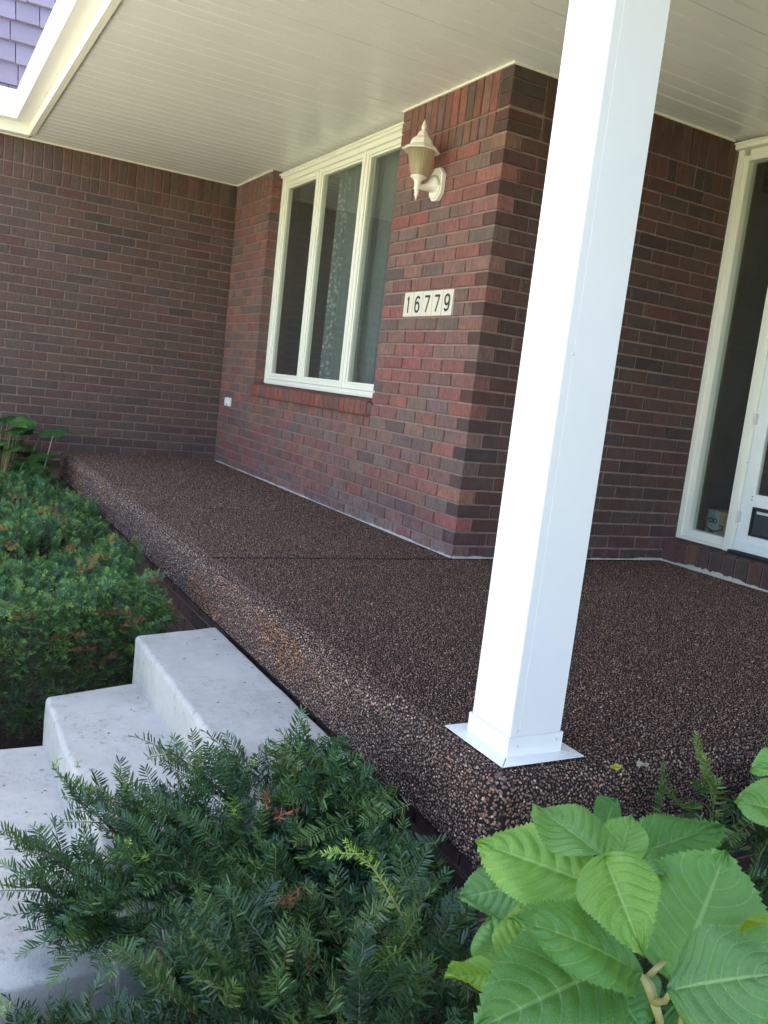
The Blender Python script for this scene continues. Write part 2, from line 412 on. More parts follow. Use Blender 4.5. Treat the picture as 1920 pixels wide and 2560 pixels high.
PAL = [((0.300, 0.102, 0.086), 3.2), ((0.260, 0.112, 0.094), 4.2), ((0.235, 0.130, 0.108), 3.6), ((0.180, 0.132, 0.114), 2.4),
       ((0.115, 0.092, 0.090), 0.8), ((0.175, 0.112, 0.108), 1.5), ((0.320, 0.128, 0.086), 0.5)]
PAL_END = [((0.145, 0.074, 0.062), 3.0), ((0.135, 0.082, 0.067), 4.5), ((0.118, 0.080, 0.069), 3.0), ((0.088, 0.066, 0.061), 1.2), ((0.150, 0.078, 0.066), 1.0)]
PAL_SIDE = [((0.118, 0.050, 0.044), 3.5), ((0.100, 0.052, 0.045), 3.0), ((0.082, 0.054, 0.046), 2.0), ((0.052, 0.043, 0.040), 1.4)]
PAL_SILL = [((0.270, 0.085, 0.060), 4.0), ((0.225, 0.085, 0.066), 3.0), ((0.150, 0.085, 0.068), 1.2)]
def pick(pal):
    w = [x[1] for x in pal]; c = random.choices([x[0] for x in pal], w)[0]; g = random.uniform(0.85, 1.15)
    mean = [sum(x[0][i] * x[1] for x in pal) / sum(w) for i in range(3)]
    c = [q * 0.72 + mq * 0.28 for q, mq in zip(c, mean)]
    return tuple(q * g * random.uniform(0.94, 1.06) for q in c) + (random.random(),)

BR_F = [(0, 1, 5, 4), (1, 2, 6, 5), (2, 3, 7, 6), (3, 0, 4, 7), (4, 5, 9, 8), (5, 6, 10, 9), (6, 7, 11, 10), (7, 4, 8, 11), (8, 9, 10, 11)]
def brick_geo(O, U, V, N, u0, u1, v0, v1, depth, proud=None, ch=0.003, slope=0.0):
    O, U, V, N = map(np.array, (O, U, V, N))
    pr = random.uniform(-0.0012, 0.0016) if proud is None else proud
    j = lambda: random.uniform(-0.0011, 0.0011)
    pts = []
    cs = [(u0, v0), (u1, v0), (u1, v1), (u0, v1)]
    for (u, v) in cs: pts.append(O + U * u + V * v - N * depth)
    fr = []
    for (u, v) in cs:
        q = (u + j(), v + j() - (slope if v == v1 else 0)); fr.append(q)
    cu = (u0 + u1) / 2; cv = (v0 + v1) / 2
    for q in fr: pts.append(O + U * q[0] + V * q[1] + N * (pr - ch))
    for q in fr: pts.append(O + U * (q[0] + (ch if q[0] < cu else -ch)) + V * (q[1] + (ch if q[1] < cv else -ch)) + N * (pr + j() * 0.4))
    return np.array(pts)

class BrickSet:
    def __init__(s, parent): s.parent = parent; s.items = []
    def add(s, pts, pal, name='brick'): s.items.append((pts, pick(pal)))
    def build(s, limit=300, name='brick'):
        def size(it):
            c = it[0].mean(0) - CAM; z = c @ FWD
            px = 960 + FPX * (c @ RIGHT) / z; py = 1280 - FPX * (c @ UP) / z
            out = z < 0 or not (-30 < px < 1950 and -30 < py < 2590)
            return -np.linalg.norm(c) - (100 if out else 0)
        order = sorted(s.items, key=size, reverse=True)
        for pts, c in order[:limit]:
            me = bpy.data.meshes.new(name); me.from_pydata([tuple(q) for q in pts], [], BR_F)
            add_color(me, np.tile(c, (len(pts), 1))); me.materials.append(M['brick'])
            link(bpy.data.objects.new(name, me), s.parent)
        rest = order[limit:]
        if rest:
            v = np.concatenate([r_[0] for r_ in rest]); f = np.concatenate([np.array(BR_F) + 12 * i for i in range(len(rest))])
            cc = np.concatenate([np.tile(r_[1], (12, 1)) for r_ in rest])
            o = np_mesh(name + 'work_beyond', v, f, cc, M['brick'], s.parent); tag(o, kind='stuff')

JT = 0.005
def zrow(k): return -0.012 if k == 0 else 0.83 * C + (k - 1) * C
NROW = 29
Z_RL = zrow(NROW)              # bottom of the rowlock band
Z_SO = H - 2.73 * C            # bottom of the soldier band

def lay(bs, O, U, N, u_start, u_end, k, phase, pal, step=PITCHB, holes=()):
    """one course between u_start and u_end; phase = distance of the first joint from u_start"""
    z0 = zrow(k) + (JT if k else 0); z1 = zrow(k + 1) - JT
    cuts = []; u = u_start + phase
    while u < u_end: cuts.append(u); u += step
    ed = [u_start] + cuts + [u_end]
    for a, b in zip(ed[:-1], ed[1:]):
        a2 = a + (JT if a > u_start + 1e-6 else 0); b2 = b - (JT if b < u_end - 1e-6 else 0)
        if b2 - a2 < 0.02: continue
        bs.add(brick_geo(O, U, (0, 0, 1), N, a2, b2, z0, z1, 0.092), pal)

def band(bs, O, U, N, u0, u1, z0, z1, pitch, pal, **kw):
    n = max(1, round((u1 - u0) / pitch)); w = (u1 - u0) / n
    for i in range(n):
        bs.add(brick_geo(O, U, (0, 0, 1), N, u0 + i * w + JT * 0.9, u0 + (i + 1) * w - JT * 0.9, z0, z1, 0.092, **kw), pal)

# --- window wall (faces the yard, -Y)
WO0, WO1, WSILL = 0.812, 2.822, zrow(9) + C        # opening and the height of its sill course
R_ = 0.0075
mb = MB()
mb.box((0.0, R_, -0.3), (WO0 - R_, 0.11, H + 0.1)); mb.box((WO1 + R_, R_, -0.3), (L - R_, 0.11, H + 0.1))
mb.box((WO0 - R_, R_ + 0.0005, -0.3), (WO1 + R_, 0.11, 0.63))
wall_w = mb.build('window_wall', M['mortar']); hpart(wall_w)
bs = BrickSet(wall_w); O, U, N = (0, 0, 0), (1, 0, 0), (0, -1, 0)
TX0, TX1, TK = 3.080, 3.573, 17                     # house-number tiles replace part of two courses
for k in range(NROW):
    even = k % 2 == 0
    end = L if even else L - 0.102
    z0, z1 = zrow(k), zrow(k + 1)
    def seg(a, b):
        # joints keep the same rhythm along the whole wall, counted back from the corner
        j = (L - 0.2 - JT) if even else (L - 0.102)
        while j > a: j -= PITCHB
        ph = j + PITCHB - a
        if ph < 0.035: ph += PITCHB
        lay(bs, O, U, N, a, b, k, ph, PAL)
    if z1 < 0.62: spans = [(0.0, end)] if not (z0 > 0.53) else [(0.0, WO0), (WO1, end)]
    else: spans = [(0.0, WO0), (WO1, end)]
    for a, b in spans:
        if k in (TK, TK + 1) and b > TX1: seg(a, TX0 - 0.004); lay(bs, O, U, N, TX1 + 0.004, b, k, 0.10 if k == TK else 0.12, PAL)
        else: seg(a, b)
for z0, z1, parts in ((Z_SO + JT, H - 0.002, 3), (Z_RL + JT, Z_SO - JT, 2)):
    band(bs, O, U, N, 0.0, WO0 - 0.10, z0, z1, C, PAL); band(bs, O, U, N, WO1 + 0.10, L - 0.102, z0, z1, C, PAL)
    st = (z1 - z0) / parts
    for i in range(parts):
        for a, b in ((WO0 - 0.10 + JT, WO0), (WO1, WO1 + 0.10 - JT)):
            bs.add(brick_geo(O, U, (0, 0, 1), N, a, b, z0 + i * st + 0.003, z0 + (i + 1) * st - 0.003, 0.092), PAL)
bs.build(320)

# --- end wall of the left wing (faces +X)
mb = MB(); mb.box((-0.2, -3.2, GROUND), (-R_, 0.11, H + 0.1))
wall_e = mb.build('end_wall', M['mortar']); hpart(wall_e)
bs = BrickSet(wall_e); O, U, N = (0, 0, 0), (0, -1, 0), (1, 0, 0)
for k in range(NROW):
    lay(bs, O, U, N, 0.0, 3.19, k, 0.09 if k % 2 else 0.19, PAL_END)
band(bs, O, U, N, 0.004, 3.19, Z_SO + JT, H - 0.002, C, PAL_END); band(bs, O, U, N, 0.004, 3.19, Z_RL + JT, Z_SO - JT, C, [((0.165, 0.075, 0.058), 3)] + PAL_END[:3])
for k in range(-9, 0):
    z0 = 0.83 * C + (k - 1) * C
    for i in range(9):
        u = 1.245 + i * PITCHB + (0.1 if k % 2 else 0)
        bs.add(brick_geo(O, U, (0, 0, 1), N, u + JT, u + PITCHB - JT, z0 + JT, z0 + C - JT, 0.092), PAL_END)
bs.build(320)

# --- recess wall beside the door (faces +X)
mb = MB(); mb.box((L - 0.11, 0.1105, -0.3), (L - R_, DOORY + 0.12, H + 0.1))
wall_s = mb.build('recess_wall', M['mortar']); hpart(wall_s)
bs = BrickSet(wall_s); O, U, N = (L, 0, 0), (0, 1, 0), (1, 0, 0)
for k in range(NROW):
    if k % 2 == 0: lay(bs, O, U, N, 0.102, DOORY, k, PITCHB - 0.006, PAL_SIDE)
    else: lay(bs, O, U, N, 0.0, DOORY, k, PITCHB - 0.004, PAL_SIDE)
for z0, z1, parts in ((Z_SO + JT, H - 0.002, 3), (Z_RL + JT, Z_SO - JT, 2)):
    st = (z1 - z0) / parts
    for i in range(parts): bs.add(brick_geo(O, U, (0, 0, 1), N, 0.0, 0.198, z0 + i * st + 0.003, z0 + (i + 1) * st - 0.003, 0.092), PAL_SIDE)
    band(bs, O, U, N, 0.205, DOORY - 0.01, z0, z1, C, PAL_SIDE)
bs.build(320)

# --- window sill of bricks on edge, and the cut course under it
mb = MB(); mb.box((WO0 + 0.004, -0.02, 0.625), (WO1 - 0.004, 0.10, 0.69))
sill = mb.build('window_sill', M['mortar']); hpart(sill)
bs = BrickSet(sill); O, U, N = (0, 0, 0), (1, 0, 0), (0, -1, 0)
n = 27; w = (WO1 - WO0 - 0.006) / n
for i in range(n):
    a = WO0 + 0.003 + i * w
    bs.add(brick_geo((0, -0.032, 0), U, (0, 0, 1), N, a + 0.004, a + w - 0.004, 0.618, 0.716, 0.125, slope=0.016, ch=0.004), PAL_SILL)
    bs.add(brick_geo(O, U, (0, 0, 1), N, a + 0.004, a + w - 0.004, zrow(8) + JT, 0.612, 0.08), PAL)
bs.build(320)

# --- rowlock step under the door and sidelight
mb = MB(); mb.box((L - 0.003, DOORY - 0.082, -0.01), (6.4, DOORY + 0.09, 0.118))
dsill = mb.build('door_sill', M['mortar']); hpart(dsill)
for i in range(30):
    a = L + 0.002 + i * 0.0837
    q = MB(); r = 0.022
    x0, x1 = a + 0.005, a + 0.0795
    prof = [(DOORY + 0.08, -0.01), (DOORY - 0.09, -0.01), (DOORY - 0.09, 0.128 - r)] + [(DOORY - 0.09 + r - r * math.cos(t), 0.128 - r + r * math.sin(t)) for t in (0.4, 0.8, 1.2, 1.57)] + [(DOORY + 0.08, 0.132)]
    q.prism(prof, 'x', x0, x1)
    o = q.build('brick', M['brick'], dsill, bevel=0.0)
    add_color(o.data, np.tile(pick(PAL_SIDE[:3] + [((0.15, 0.07, 0.055), 2.0)]), (len(o.data.vertices), 1)))

# --- ragged pale mortar bead where brick meets the porch floor
def bead(name, P0, P1, Nrm, wid, hgt, seed):
    rr = random.Random(seed); P0 = np.array(P0, float); P1 = np.array(P1, float); Nrm = np.array(Nrm, float)
    ln = np.linalg.norm(P1 - P0); n = int(ln / 0.012); q = MB(); v = []
    st = 0.5
    for i in range(n + 1):
        p = P0 + (P1 - P0) * i / n
        st = min(1, max(0, st + rr.uniform(-0.3, 0.3)))
        w_ = wid * (0.35 + 0.9 * st) * rr.uniform(0.8, 1.2); h_ = hgt * (0.3 + 0.9 * st) * rr.uniform(0.8, 1.2)
        v += [p + Nrm * 0.0 + np.array((0, 0, h_)), p + Nrm * w_ * 0.6 + np.array((0, 0, h_ * 0.7)), p + Nrm * w_ + np.array((0, 0, -0.006))]
    f = []
    for i in range(n):
        for j in range(2): f.append((i * 3 + j, i * 3 + j + 1, i * 3 + 4 + j, i * 3 + 3 + j))
    q.add(v, f, 0, True)
    hpart(q.build(name, M['caulk']))
bead('mortar_bead', (L, DOORY - 0.09, 0.0), (6.3, DOORY - 0.09, 0.0), (0, -1, 0), 0.012, 0.017, 3)
bead('mortar_bead', (0.05, 0.0, 0.0), (L, 0.0, 0.0), (0, -1, 0), 0.006, 0.007, 4)
bead('mortar_bead', (L, 0.0, 0.0), (L, DOORY - 0.09, 0.0), (1, 0, 0), 0.007, 0.008, 5)

# ------------------------------------------------------------------ window of three lights
win = MB(); FY = 0.082
def frame_rect(q, x0, x1, z0, z1, w, y0, y1, wb=None):
    wb = wb or w
    q.box((x0, y0, z0), (x0 + w, y1, z1)); q.box((x1 - w, y0, z0), (x1, y1, z1))
    q.box((x0 + w, y0 + 0.0007, z0), (x1 - w, y1, z0 + wb)); q.box((x0 + w, y0 + 0.0007, z1 - w), (x1 - w, y1, z1))
WZ0, WZ1 = 0.722, 2.272
q = MB(); frame_rect(q, WO0 + 0.002, WO1 - 0.002, WZ0, WZ1, 0.034, FY, FY + 0.07)
q.box((WO0 + 0.036, FY - 0.006, WZ0 - 0.004), (WO1 - 0.036, FY + 0.0, WZ0 + 0.012))
window = q.build('window', M['cream'], bevel=0.003); hpart(window)
window['label'] = 'cream framed window of three tall panes'
MU = [WO0 + 0.036, 1.478, 2.195, WO1 - 0.036]
for i in range(3):
    x0 = MU[i] + (0.0 if i == 0 else 0.012); x1 = MU[i + 1] - (0.0 if i == 2 else 0.012)
    q = MB(); frame_rect(q, x0, x1, WZ0 + 0.036, WZ1 - 0.036, 0.030, FY + 0.012, FY + 0.06)
    frame_rect(q, x0 + 0.0305, x1 - 0.0305, WZ0 + 0.0665, WZ1 - 0.0665, 0.014, FY + 0.022, FY + 0.058)
    q.build('sash', M['cream'], window, bevel=0.002)
    g = MB(); g.box((x0 + 0.04, FY + 0.036, WZ0 + 0.076), (x1 - 0.04, FY + 0.040, WZ1 - 0.076)); g.build('pane', M['glass'], window)
    if i: 
        q = MB(); q.box((MU[i] - 0.0115, FY + 0.003, WZ0 + 0.0345), (MU[i] + 0.0115, FY + 0.065, WZ1 - 0.0345)); q.build('mullion', M['cream'], window, bevel=0.003)
q = MB(); q.box((WO0 - 0.012, FY - 0.016, WZ1 + 0.001), (WO1 + 0.006, FY + 0.07, H - 0.0155)); q.box((WO0 - 0.016, FY - 0.030, WZ1 + 0.016), (WO1 + 0.008, FY - 0.0155, WZ1 + 0.030))
q.build('head_trim', M['cream'], window, bevel=0.003)
q = MB(); nx, nz = 150, 6; v = []; f = []
for i in range(nx + 1):
    for j in range(nz + 1):
        x = 1.52 + 1.10 * i / nx; z = 0.70 + 1.62 * j / nz
        v.append((x, 0.24 + 0.028 * math.sin(i * 0.55 + 0.4 * math.sin(i * 0.13)) * (1 - 0.3 * j / nz) + 0.01 * math.sin(i * 1.7), z))
for i in range(nx):
    for j in range(nz): a = i * (nz + 1) + j; f.append((a, a + nz + 1, a + nz + 2, a + 1))
q.add(v, f, 0, True); cur = q.build('curtain', M['curtain'])
tag(cur, 'sheer grey curtain with a lace border behind the middle and right panes', 'curtain')
# room behind
q = MB()
q.box((-0.19, 2.9, -0.3), (L - 0.12, 3.0, H + 0.3)); q.box((-0.19, 0.13, -0.3), (L - 0.12, 2.9, -0.02)); q.box((-0.19, 0.112, -0.02), (-0.12, 2.9, H)); 
hpart(q.build('room_wall', M['interior']))

# ------------------------------------------------------------------ sidelight and storm door
SX0, SX1, SZ0, SZ1 = L + 0.002, 4.252, 0.134, 2.275
q = MB()
q.box((SX0, DOORY, SZ0), (SX0 + 0.036, DOORY + 0.09, SZ1)); q.box((SX0 + 0.0365, DOORY + 0.012, SZ0 + 0.02), (SX0 + 0.068, DOORY + 0.08, SZ1 - 0.03))
q.box((SX0 + 0.0685, DOORY + 0.011, SZ0 + 0.018), (4.1825, DOORY + 0.08, SZ0 + 0.064)); q.box((SX0 + 0.0365, DOORY + 0.0006, SZ0), (4.1825, DOORY + 0.088, SZ0 + 0.0175))
q.box((SX0 + 0.0685, DOORY + 0.011, SZ1 - 0.06), (4.1825, DOORY + 0.08, SZ1 - 0.0005)); q.box((4.183, DOORY - 0.006, SZ0 - 0.002), (SX1, DOORY + 0.1, SZ1))
q.box((4.206, DOORY - 0.012, SZ0 - 0.002), (4.238, DOORY - 0.0065, SZ1 - 0.002))
side = q.build('sidelight', M['cream'], bevel=0.0025); hpart(side)
g = MB(); g.box((SX0 + 0.066, DOORY + 0.05, SZ0 + 0.06), (4.186, DOORY + 0.054, SZ1 - 0.056)); g.build('pane', M['glass'], side)
q = MB(); q.box((SX0 + 0.002, DOORY + 0.10, SZ0), (SX0 + 0.034, DOORY + 0.19, SZ1)); q.box((4.15, DOORY + 0.105, SZ0), (4.25, DOORY + 0.19, SZ1)); q.build('inner_jamb', M['woodjamb'], side)
q = MB(); q.box((L - 0.012, DOORY - 0.028, SZ1 + 0.001), (6.3, DOORY + 0.09, H - 0.0155)); q.box((L - 0.014, DOORY - 0.04, SZ1 + 0.024), (6.3, DOORY - 0.0275, SZ1 + 0.034)); q.build('head_trim', M['cream'], side, bevel=0.003)
for z in (0.62, 0.30, 1.35, 1.95):
    q = MB(); q.lathe([(0.003, 0), (0.003, -0.002), (0.0002, -0.0022)], 8, (4.246, DOORY - 0.0065, z), axis='y'); q.build('screw', M['rubber'], side)
DX0, DX1, DZ0, DZ1 = 4.257, 5.16, 0.150, 2.24
q = MB(); DYF = DOORY - 0.010
q.box((DX0, DYF, DZ0), (DX0 + 0.074, DYF + 0.03, DZ1)); q.box((DX1 - 0.074, DYF, DZ0), (DX1, DYF + 0.03, DZ1))
q.box((DX0 + 0.0745, DYF, DZ0), (DX1 - 0.0745, DYF + 0.03, 0.242)); q.box((DX0 + 0.0745, DYF, 0.396), (DX1 - 0.0745, DYF + 0.03, 0.462)); q.box((DX0 + 0.0745, DYF, DZ1 - 0.08), (DX1 - 0.0745, DYF + 0.03, DZ1))
q.box((4.62, DYF + 0.0005, 0.2425), (DX1 - 0.0745, DYF + 0.03, 0.3955))
q.box((DX0 + 0.001, DYF - 0.006, DZ0 + 0.002), (DX1 - 0.001, DYF - 0.0005, 0.206))
door = q.build('storm_door', M['doorwhite'], bevel=0.0025); hpart(door)
g = MB(); g.box((DX0 + 0.07, DYF + 0.012, 0.458), (DX1 - 0.07, DYF + 0.016, DZ1 - 0.076)); g.build('pane', M['glass'], door)
q = MB(); frame_rect(q, DX0 + 0.076, 4.618, 0.2445, 0.394, 0.008, DYF - 0.004, DYF + 0.02); q.build('pet_flap_frame', M['rubber'], door)
g = MB(); g.box((DX0 + 0.085, DYF + 0.012, 0.253), (4.609, DYF + 0.016, 0.385)); g.build('pet_flap', mat_paint('smoky_flap', (0.05, 0.055, 0.06), 0.25, 0.1), door)
q = MB(); q.box((DX0 + 0.10, DYF + 0.006, 0.362), (4.60, DYF + 0.0115, 0.376)); q.build('flap_rail', M['screw'], door)
for z in (0.33, 0.85, 1.6):
    q = MB(); q.lathe([(0.004, -0.03), (0.004, 0.03)], 8, (4.256, DYF - 0.004, z)); q.box((4.259, DYF - 0.003, z - 0.028), (4.272, DYF - 0.0002, z + 0.028)); q.build('hinge', M['screw'], door)
for z in (0.43, 0.447): 
    q = MB(); q.lathe([(0.0035, 0), (0.0035, -0.002), (0.0002, -0.0022)], 8, (DX0 + 0.062, DYF - 0.0003, z), axis='y'); q.build('screw', M['rubber'], door)
q = MB(); q.box((4.235, DOORY - 0.03, 0.1335), (DX1 + 0.05, DOORY + 0.05, 0.1485)); hpart(q.build('threshold', M['rubber'], bevel=0.002))
# door wall to the right of the door, hall behind
q = MB(); q.box((DX1 + 0.004, DOORY - 0.005, -0.3), (DX1 + 0.09, DOORY + 0.1, H - 0.016)); hpart(q.build('door_jamb', M['cream']))
q = MB(); q.box((DX1 + 0.0905, DOORY, -0.3), (9.2, DOORY + 0.12, H + 0.1)); hpart(q.build('door_wall', M['farbrick']))
q = MB()
q.box((3.2, 4.0, 0), (6.4, 4.1, H)); q.box((3.2, DOORY + 0.21, 0), (3.3, 4.0, H)); q.box((6.3, DOORY + 0.13, 0), (6.4, 4.0, H)); q.box((3.3, DOORY + 0.125, 0.05), (6.3, 4.0, 0.12))
hpart(q.build('hall_wall', M['interior']))

# carton behind the sidelight
bx = empty('cardboard_carton', (3.935, 1.75, 0.121)); bx.scale = (0.72, 0.72, 0.80)
tag(bx, 'brown cardboard carton with pale blue gift panel and arrow print behind the sidelight', 'carton')
bx.rotation_euler = (0, 0, R(-6))
def bpart(q, name, mt, **kw): return q.build(name, mt, bx, **kw)
q = MB(); q.box((-0.12, 0.0, 0.002), (0.14, 0.26, 0.235)); bpart(q, 'body', M['carton'], bevel=0.003)
q = MB(); q.box((-0.1185, -0.0022, 0.004), (0.022, -0.0012, 0.233)); bpart(q, 'blue_panel', M['cartonblue'])
def stroke(pts, w, y, closed=False):
    q = MB(); pts = [np.array(p) for p in pts]
    for a, b in zip(pts[:-1], pts[1:]):
        d = b - a; d = d / (np.linalg.norm(d) + 1e-9); nn = np.array((-d[1], d[0])) * w / 2; e = d * w * 0.25
        q.add([(a[0] - e[0] + nn[0], y, a[1] - e[1] + nn[1]), (a[0] - e[0] - nn[0], y, a[1] - e[1] - nn[1]), (b[0] + e[0] - nn[0], y, b[1] + e[1] - nn[1]), (b[0] + e[0] + nn[0], y, b[1] + e[1] + nn[1])], [(0, 1, 2, 3)])
        y -= 0.00004
    return q
sm = [(-0.115 + 0.185 * t, 0.108 - 0.030 * math.sin(math.pi * min(1, t * 0.93)) + 0.014 * t) for t in np.linspace(0, 1, 12)]
bpart(stroke(sm, 0.011, -0.0030), 'curved_arrow', M['black'])
bpart(stroke([(0.035, 0.134), (0.080, 0.131), (0.068, 0.094)], 0.009, -0.0040), 'arrow_head', M['black'])
for x in (0.085, 0.110):
    bpart(stroke([(x, 0.172), (x, 0.212), (x - 0.008, 0.200), (x, 0.212), (x + 0.008, 0.200)], 0.0035, -0.0030), 'upward_arrow', M['black'])
bpart(stroke([(0.072, 0.166), (0.123, 0.166)], 0.003, -0.0030), 'arrow_base', M['black'])
for s_ in (-1, 1):
    bpart(stroke([(-0.045, 0.155), (-0.045 + s_ * 0.030, 0.176), (-0.045 + s_ * 0.048, 0.158), (-0.045 + s_ * 0.034, 0.142), (-0.045, 0.155)], 0.010, -0.0030 - 0.0004 * s_), 'bow_loop', M['navy'])
    bpart(stroke([(-0.045, 0.155), (-0.045 + s_ * 0.024, 0.198)], 0.006, -0.0036 - 0.0004 * s_), 'bow_tail', M['navy'])
bpart(stroke([(-0.045, 0.118), (-0.045, 0.230)], 0.007, -0.0046), 'ribbon', M['navy'])
q = MB(); q.add([(-0.045 + 0.042 * math.cos(t), -0.0030, 0.050 + 0.042 * math.sin(t)) for t in np.linspace(0, 2 * math.pi, 28, endpoint=False)], [tuple(range(28))]); bpart(q, 'round_print', M['navy'])

# ------------------------------------------------------------------ ceiling, trim, gutters, roof
SY0, SY1, RX1 = -1.628, 1.56, 7.35  # unseen roof end drawn out past the post to dim post and recess
PW = 0.424
def soffit_panel_mesh(w):
    q = MB(); n = 4; s = w / n; prof = [(0.0012, 0.010), (0.0035, 0.0)]
    for i in range(1, n):
        x = i * s; prof += [(x - 0.0085, 0.0), (x - 0.0045, 0.0085), (x + 0.0015, 0.0085), (x + 0.0085, 0.0)]
    prof += [(w - 0.0035, 0.0), (w - 0.0012, 0.010)]
    v = [(p[0], SY0, p[1]) for p in prof] + [(p[0], SY1, p[1]) for p in prof]; k = len(prof)
    q.add(v, [(i, i + 1, k + i + 1, k + i) for i in range(k - 1)])
    return q
q = MB(); q.box((-0.1, SY0 - 0.01, H + 0.011), (RX1, SY1 + 0.1, H + 0.03)); ceil = q.build('soffit', M['resin']); hpart(ceil)
x = 4.357 - 11 * PW; pm = None
while x < RX1:
    if pm is None:
        o = soffit_panel_mesh(PW - 0.001).build('soffit_panel', M['soffit'], ceil); pm = o.data
    else: o = link(bpy.data.objects.new('soffit_panel', pm), ceil)
    o.location = (x, 0, H + random.uniform(0, 0.0004)); x += PW
def trim(name, a, b, mt='cream', **kw):
    q = MB(); q.box(a, b); return hpart(q.build(name, M[mt], **kw))
trim('ceiling_trim', (0.012, -0.012, H - 0.011), (WO0, -0.0015, H - 0.001)); trim('ceiling_trim', (WO1, -0.012, H - 0.011), (L + 0.012, -0.0015, H - 0.001))
trim('ceiling_trim', (0.0015, -3.0, H - 0.011), (0.0115, -0.0015, H - 0.001)); trim('ceiling_trim', (L + 0.0018, -0.0012, H - 0.011), (L + 0.012, DOORY - 0.05, H - 0.001))
FASY = -1.655
GX0 = 0.15            # fascia line of the left wing
# porch fascia with its inner return, and gutter
q = MB(); q.box((GX0 - 0.02, FASY, H - 0.012), (RX1, FASY + 0.018, 2.60)); q.box((GX0 + 0.03, FASY + 0.0185, H - 0.0125), (RX1, FASY + 0.036, H + 0.012)); hpart(q.build('fascia', M['cream']))
q = MB(); q.box((GX0 - 0.018, -3.2, H - 0.0122), (GX0, FASY + 0.017, 2.60)); hpart(q.build('fascia', M['cream']))
q = MB(); q.box((-0.05, -3.2, H + 0.001), (GX0 - 0.0185, SY0 - 0.012, H + 0.02)); hpart(q.build('wing_soffit', M['soffit']))
def gutter_profile(o, s):
    pts = [(0.0, 0.000), (0.095, 0.000), (0.098, 0.028), (0.108, 0.055), (0.121, 0.080), (0.124, 0.104), (0.131, 0.106), (0.131, 0.118), (0.118, 0.118), (0.116, 0.085), (0.090, 0.03), (0.0, 0.02)]
    return [(o + s * a, 2.383 + b) for a, b in pts]
q = MB(); q.prism(gutter_profile(FASY - 0.001, -1), 'x', GX0 + 0.09, RX1); 
gut = q.build('gutter', M['white']); hpart(gut)
q = MB(); q.prism(gutter_profile(GX0 + 0.001, 1), 'y', -3.2, FASY - 0.095); 
gut2 = q.build('gutter', M['white']); hpart(gut2)
q = MB(); q.prism([(GX0 + 0.001, FASY - 0.001), (GX0 + 0.097, FASY - 0.001), (GX0 + 0.097, FASY - 0.0945), (GX0 + 0.001, FASY - 0.0945)], 'z', 2.3835, 2.405); hpart(q.build('gutter_corner', M['white']))
# wing roof, steep, with shakes; lavender of the reflected sky put into their colour
ang = R(70); ca, sa = math.cos(ang), math.sin(ang)
q = MB(); q.prism([(0.125, 2.45), (0.125 - 2.4 * ca, 2.45 + 2.4 * sa), (-6.0, 2.45 + 2.4 * sa), (-6.0, 2.2), (0.10, 2.40)], 'y', -3.3, 6.0)
roof = q.build('wing_roof', M['resin']); hpart(roof)
for row in range(9):
    y = -3.1 + random.uniform(0, 0.1)
    while y < -0.4:
        w = random.uniform(0.13, 0.25); s0 = row * 0.176 + 0.0; s1 = s0 + 0.235
        th = random.uniform(0.024, 0.030)
        def P(s, n): return (0.13 - s * ca + n * sa, 2.47 + s * sa + n * ca)
        bt = random.uniform(-0.004, 0.004)
        prof = [P(s0 + bt, 0.004), P(s0 + bt, 0.004 + th), P(s1, 0.006), P(s1, 0.001)]
        q = MB(); q.prism(prof, 'y', y + 0.003, y + w - 0.003)
        o = q.build('shake', M['shake'], roof)
        g = random.uniform(0.9, 1.08)
        add_color(o.data, np.tile((0.215 * g, 0.180 * g, 0.232 * g, 1), (len(o.data.vertices), 1)))
        y += w
# porch roof and the body of the house (out of the frame, they shade the porch)
q = MB(); q.prism([(-1.635, 2.45), (0.2, 3.9), (6.0, 3.9), (6.0, H + 0.12), (1.7, H + 0.12), (1.7, H + 0.05), (-1.62, H + 0.05)], 'x', 0.02, RX1); hpart(q.build('porch_roof', M['resin']))
q = MB(); q.box((-6, 5.9, GROUND), (9.2, 6.0, 3.9)); q.box((-6, -3.2, GROUND), (-5.9, 5.9, H + 0.2)); q.box((-5.9, -3.2, GROUND), (-0.201, -3.1, H + 0.2)); q.box((9.1, DOORY + 0.13, GROUND), (9.2, 5.9, 3.9)); hpart(q.build('outer_wall', M['farbrick']))
q = MB(); q.prism([(1.0, 2.45), (2.4, 3.9), (6.0, 3.9), (6.0, H + 0.12), (1.7, H + 0.12), (1.0, H + 0.05)], 'x', RX1 + 0.01, 9.3); hpart(q.build('main_roof', M['resin']))

# ------------------------------------------------------------------ porch floor
bm = bmesh.new()
pl = [(-0.01, -SLAB_W), (SLAB_X, -SLAB_W), (SLAB_X, 1.6), (L - 0.05, 1.6), (L - 0.05, 0.05), (-0.01, 0.05)]
vb = [bm.verts.new((x, y, -0.213)) for x, y in pl]; vt = [bm.verts.new((x, y, -0.0035)) for x, y in pl]
bm.faces.new(vt); bm.faces.new(vb[::-1])
for i in range(6): bm.faces.new((vb[i], vb[(i + 1) % 6], vt[(i + 1) % 6], vt[i]))
bm.normal_update()
RB = 0.045
ed = [e for e in bm.edges if {vt[0], vt[1]} == set(e.verts) or {vt[1], vt[2]} == set(e.verts) or {vt[1], vb[1]} == set(e.verts)]
bmesh.ops.bevel(bm, geom=ed, offset=RB, segments=6, profile=0.5, affect='EDGES')
me = bpy.data.meshes.new('porch_floor'); bm.to_mesh(me); bm.free()
floor = finish('porch_floor', me, M['resin']); tag(floor, kind='structure')
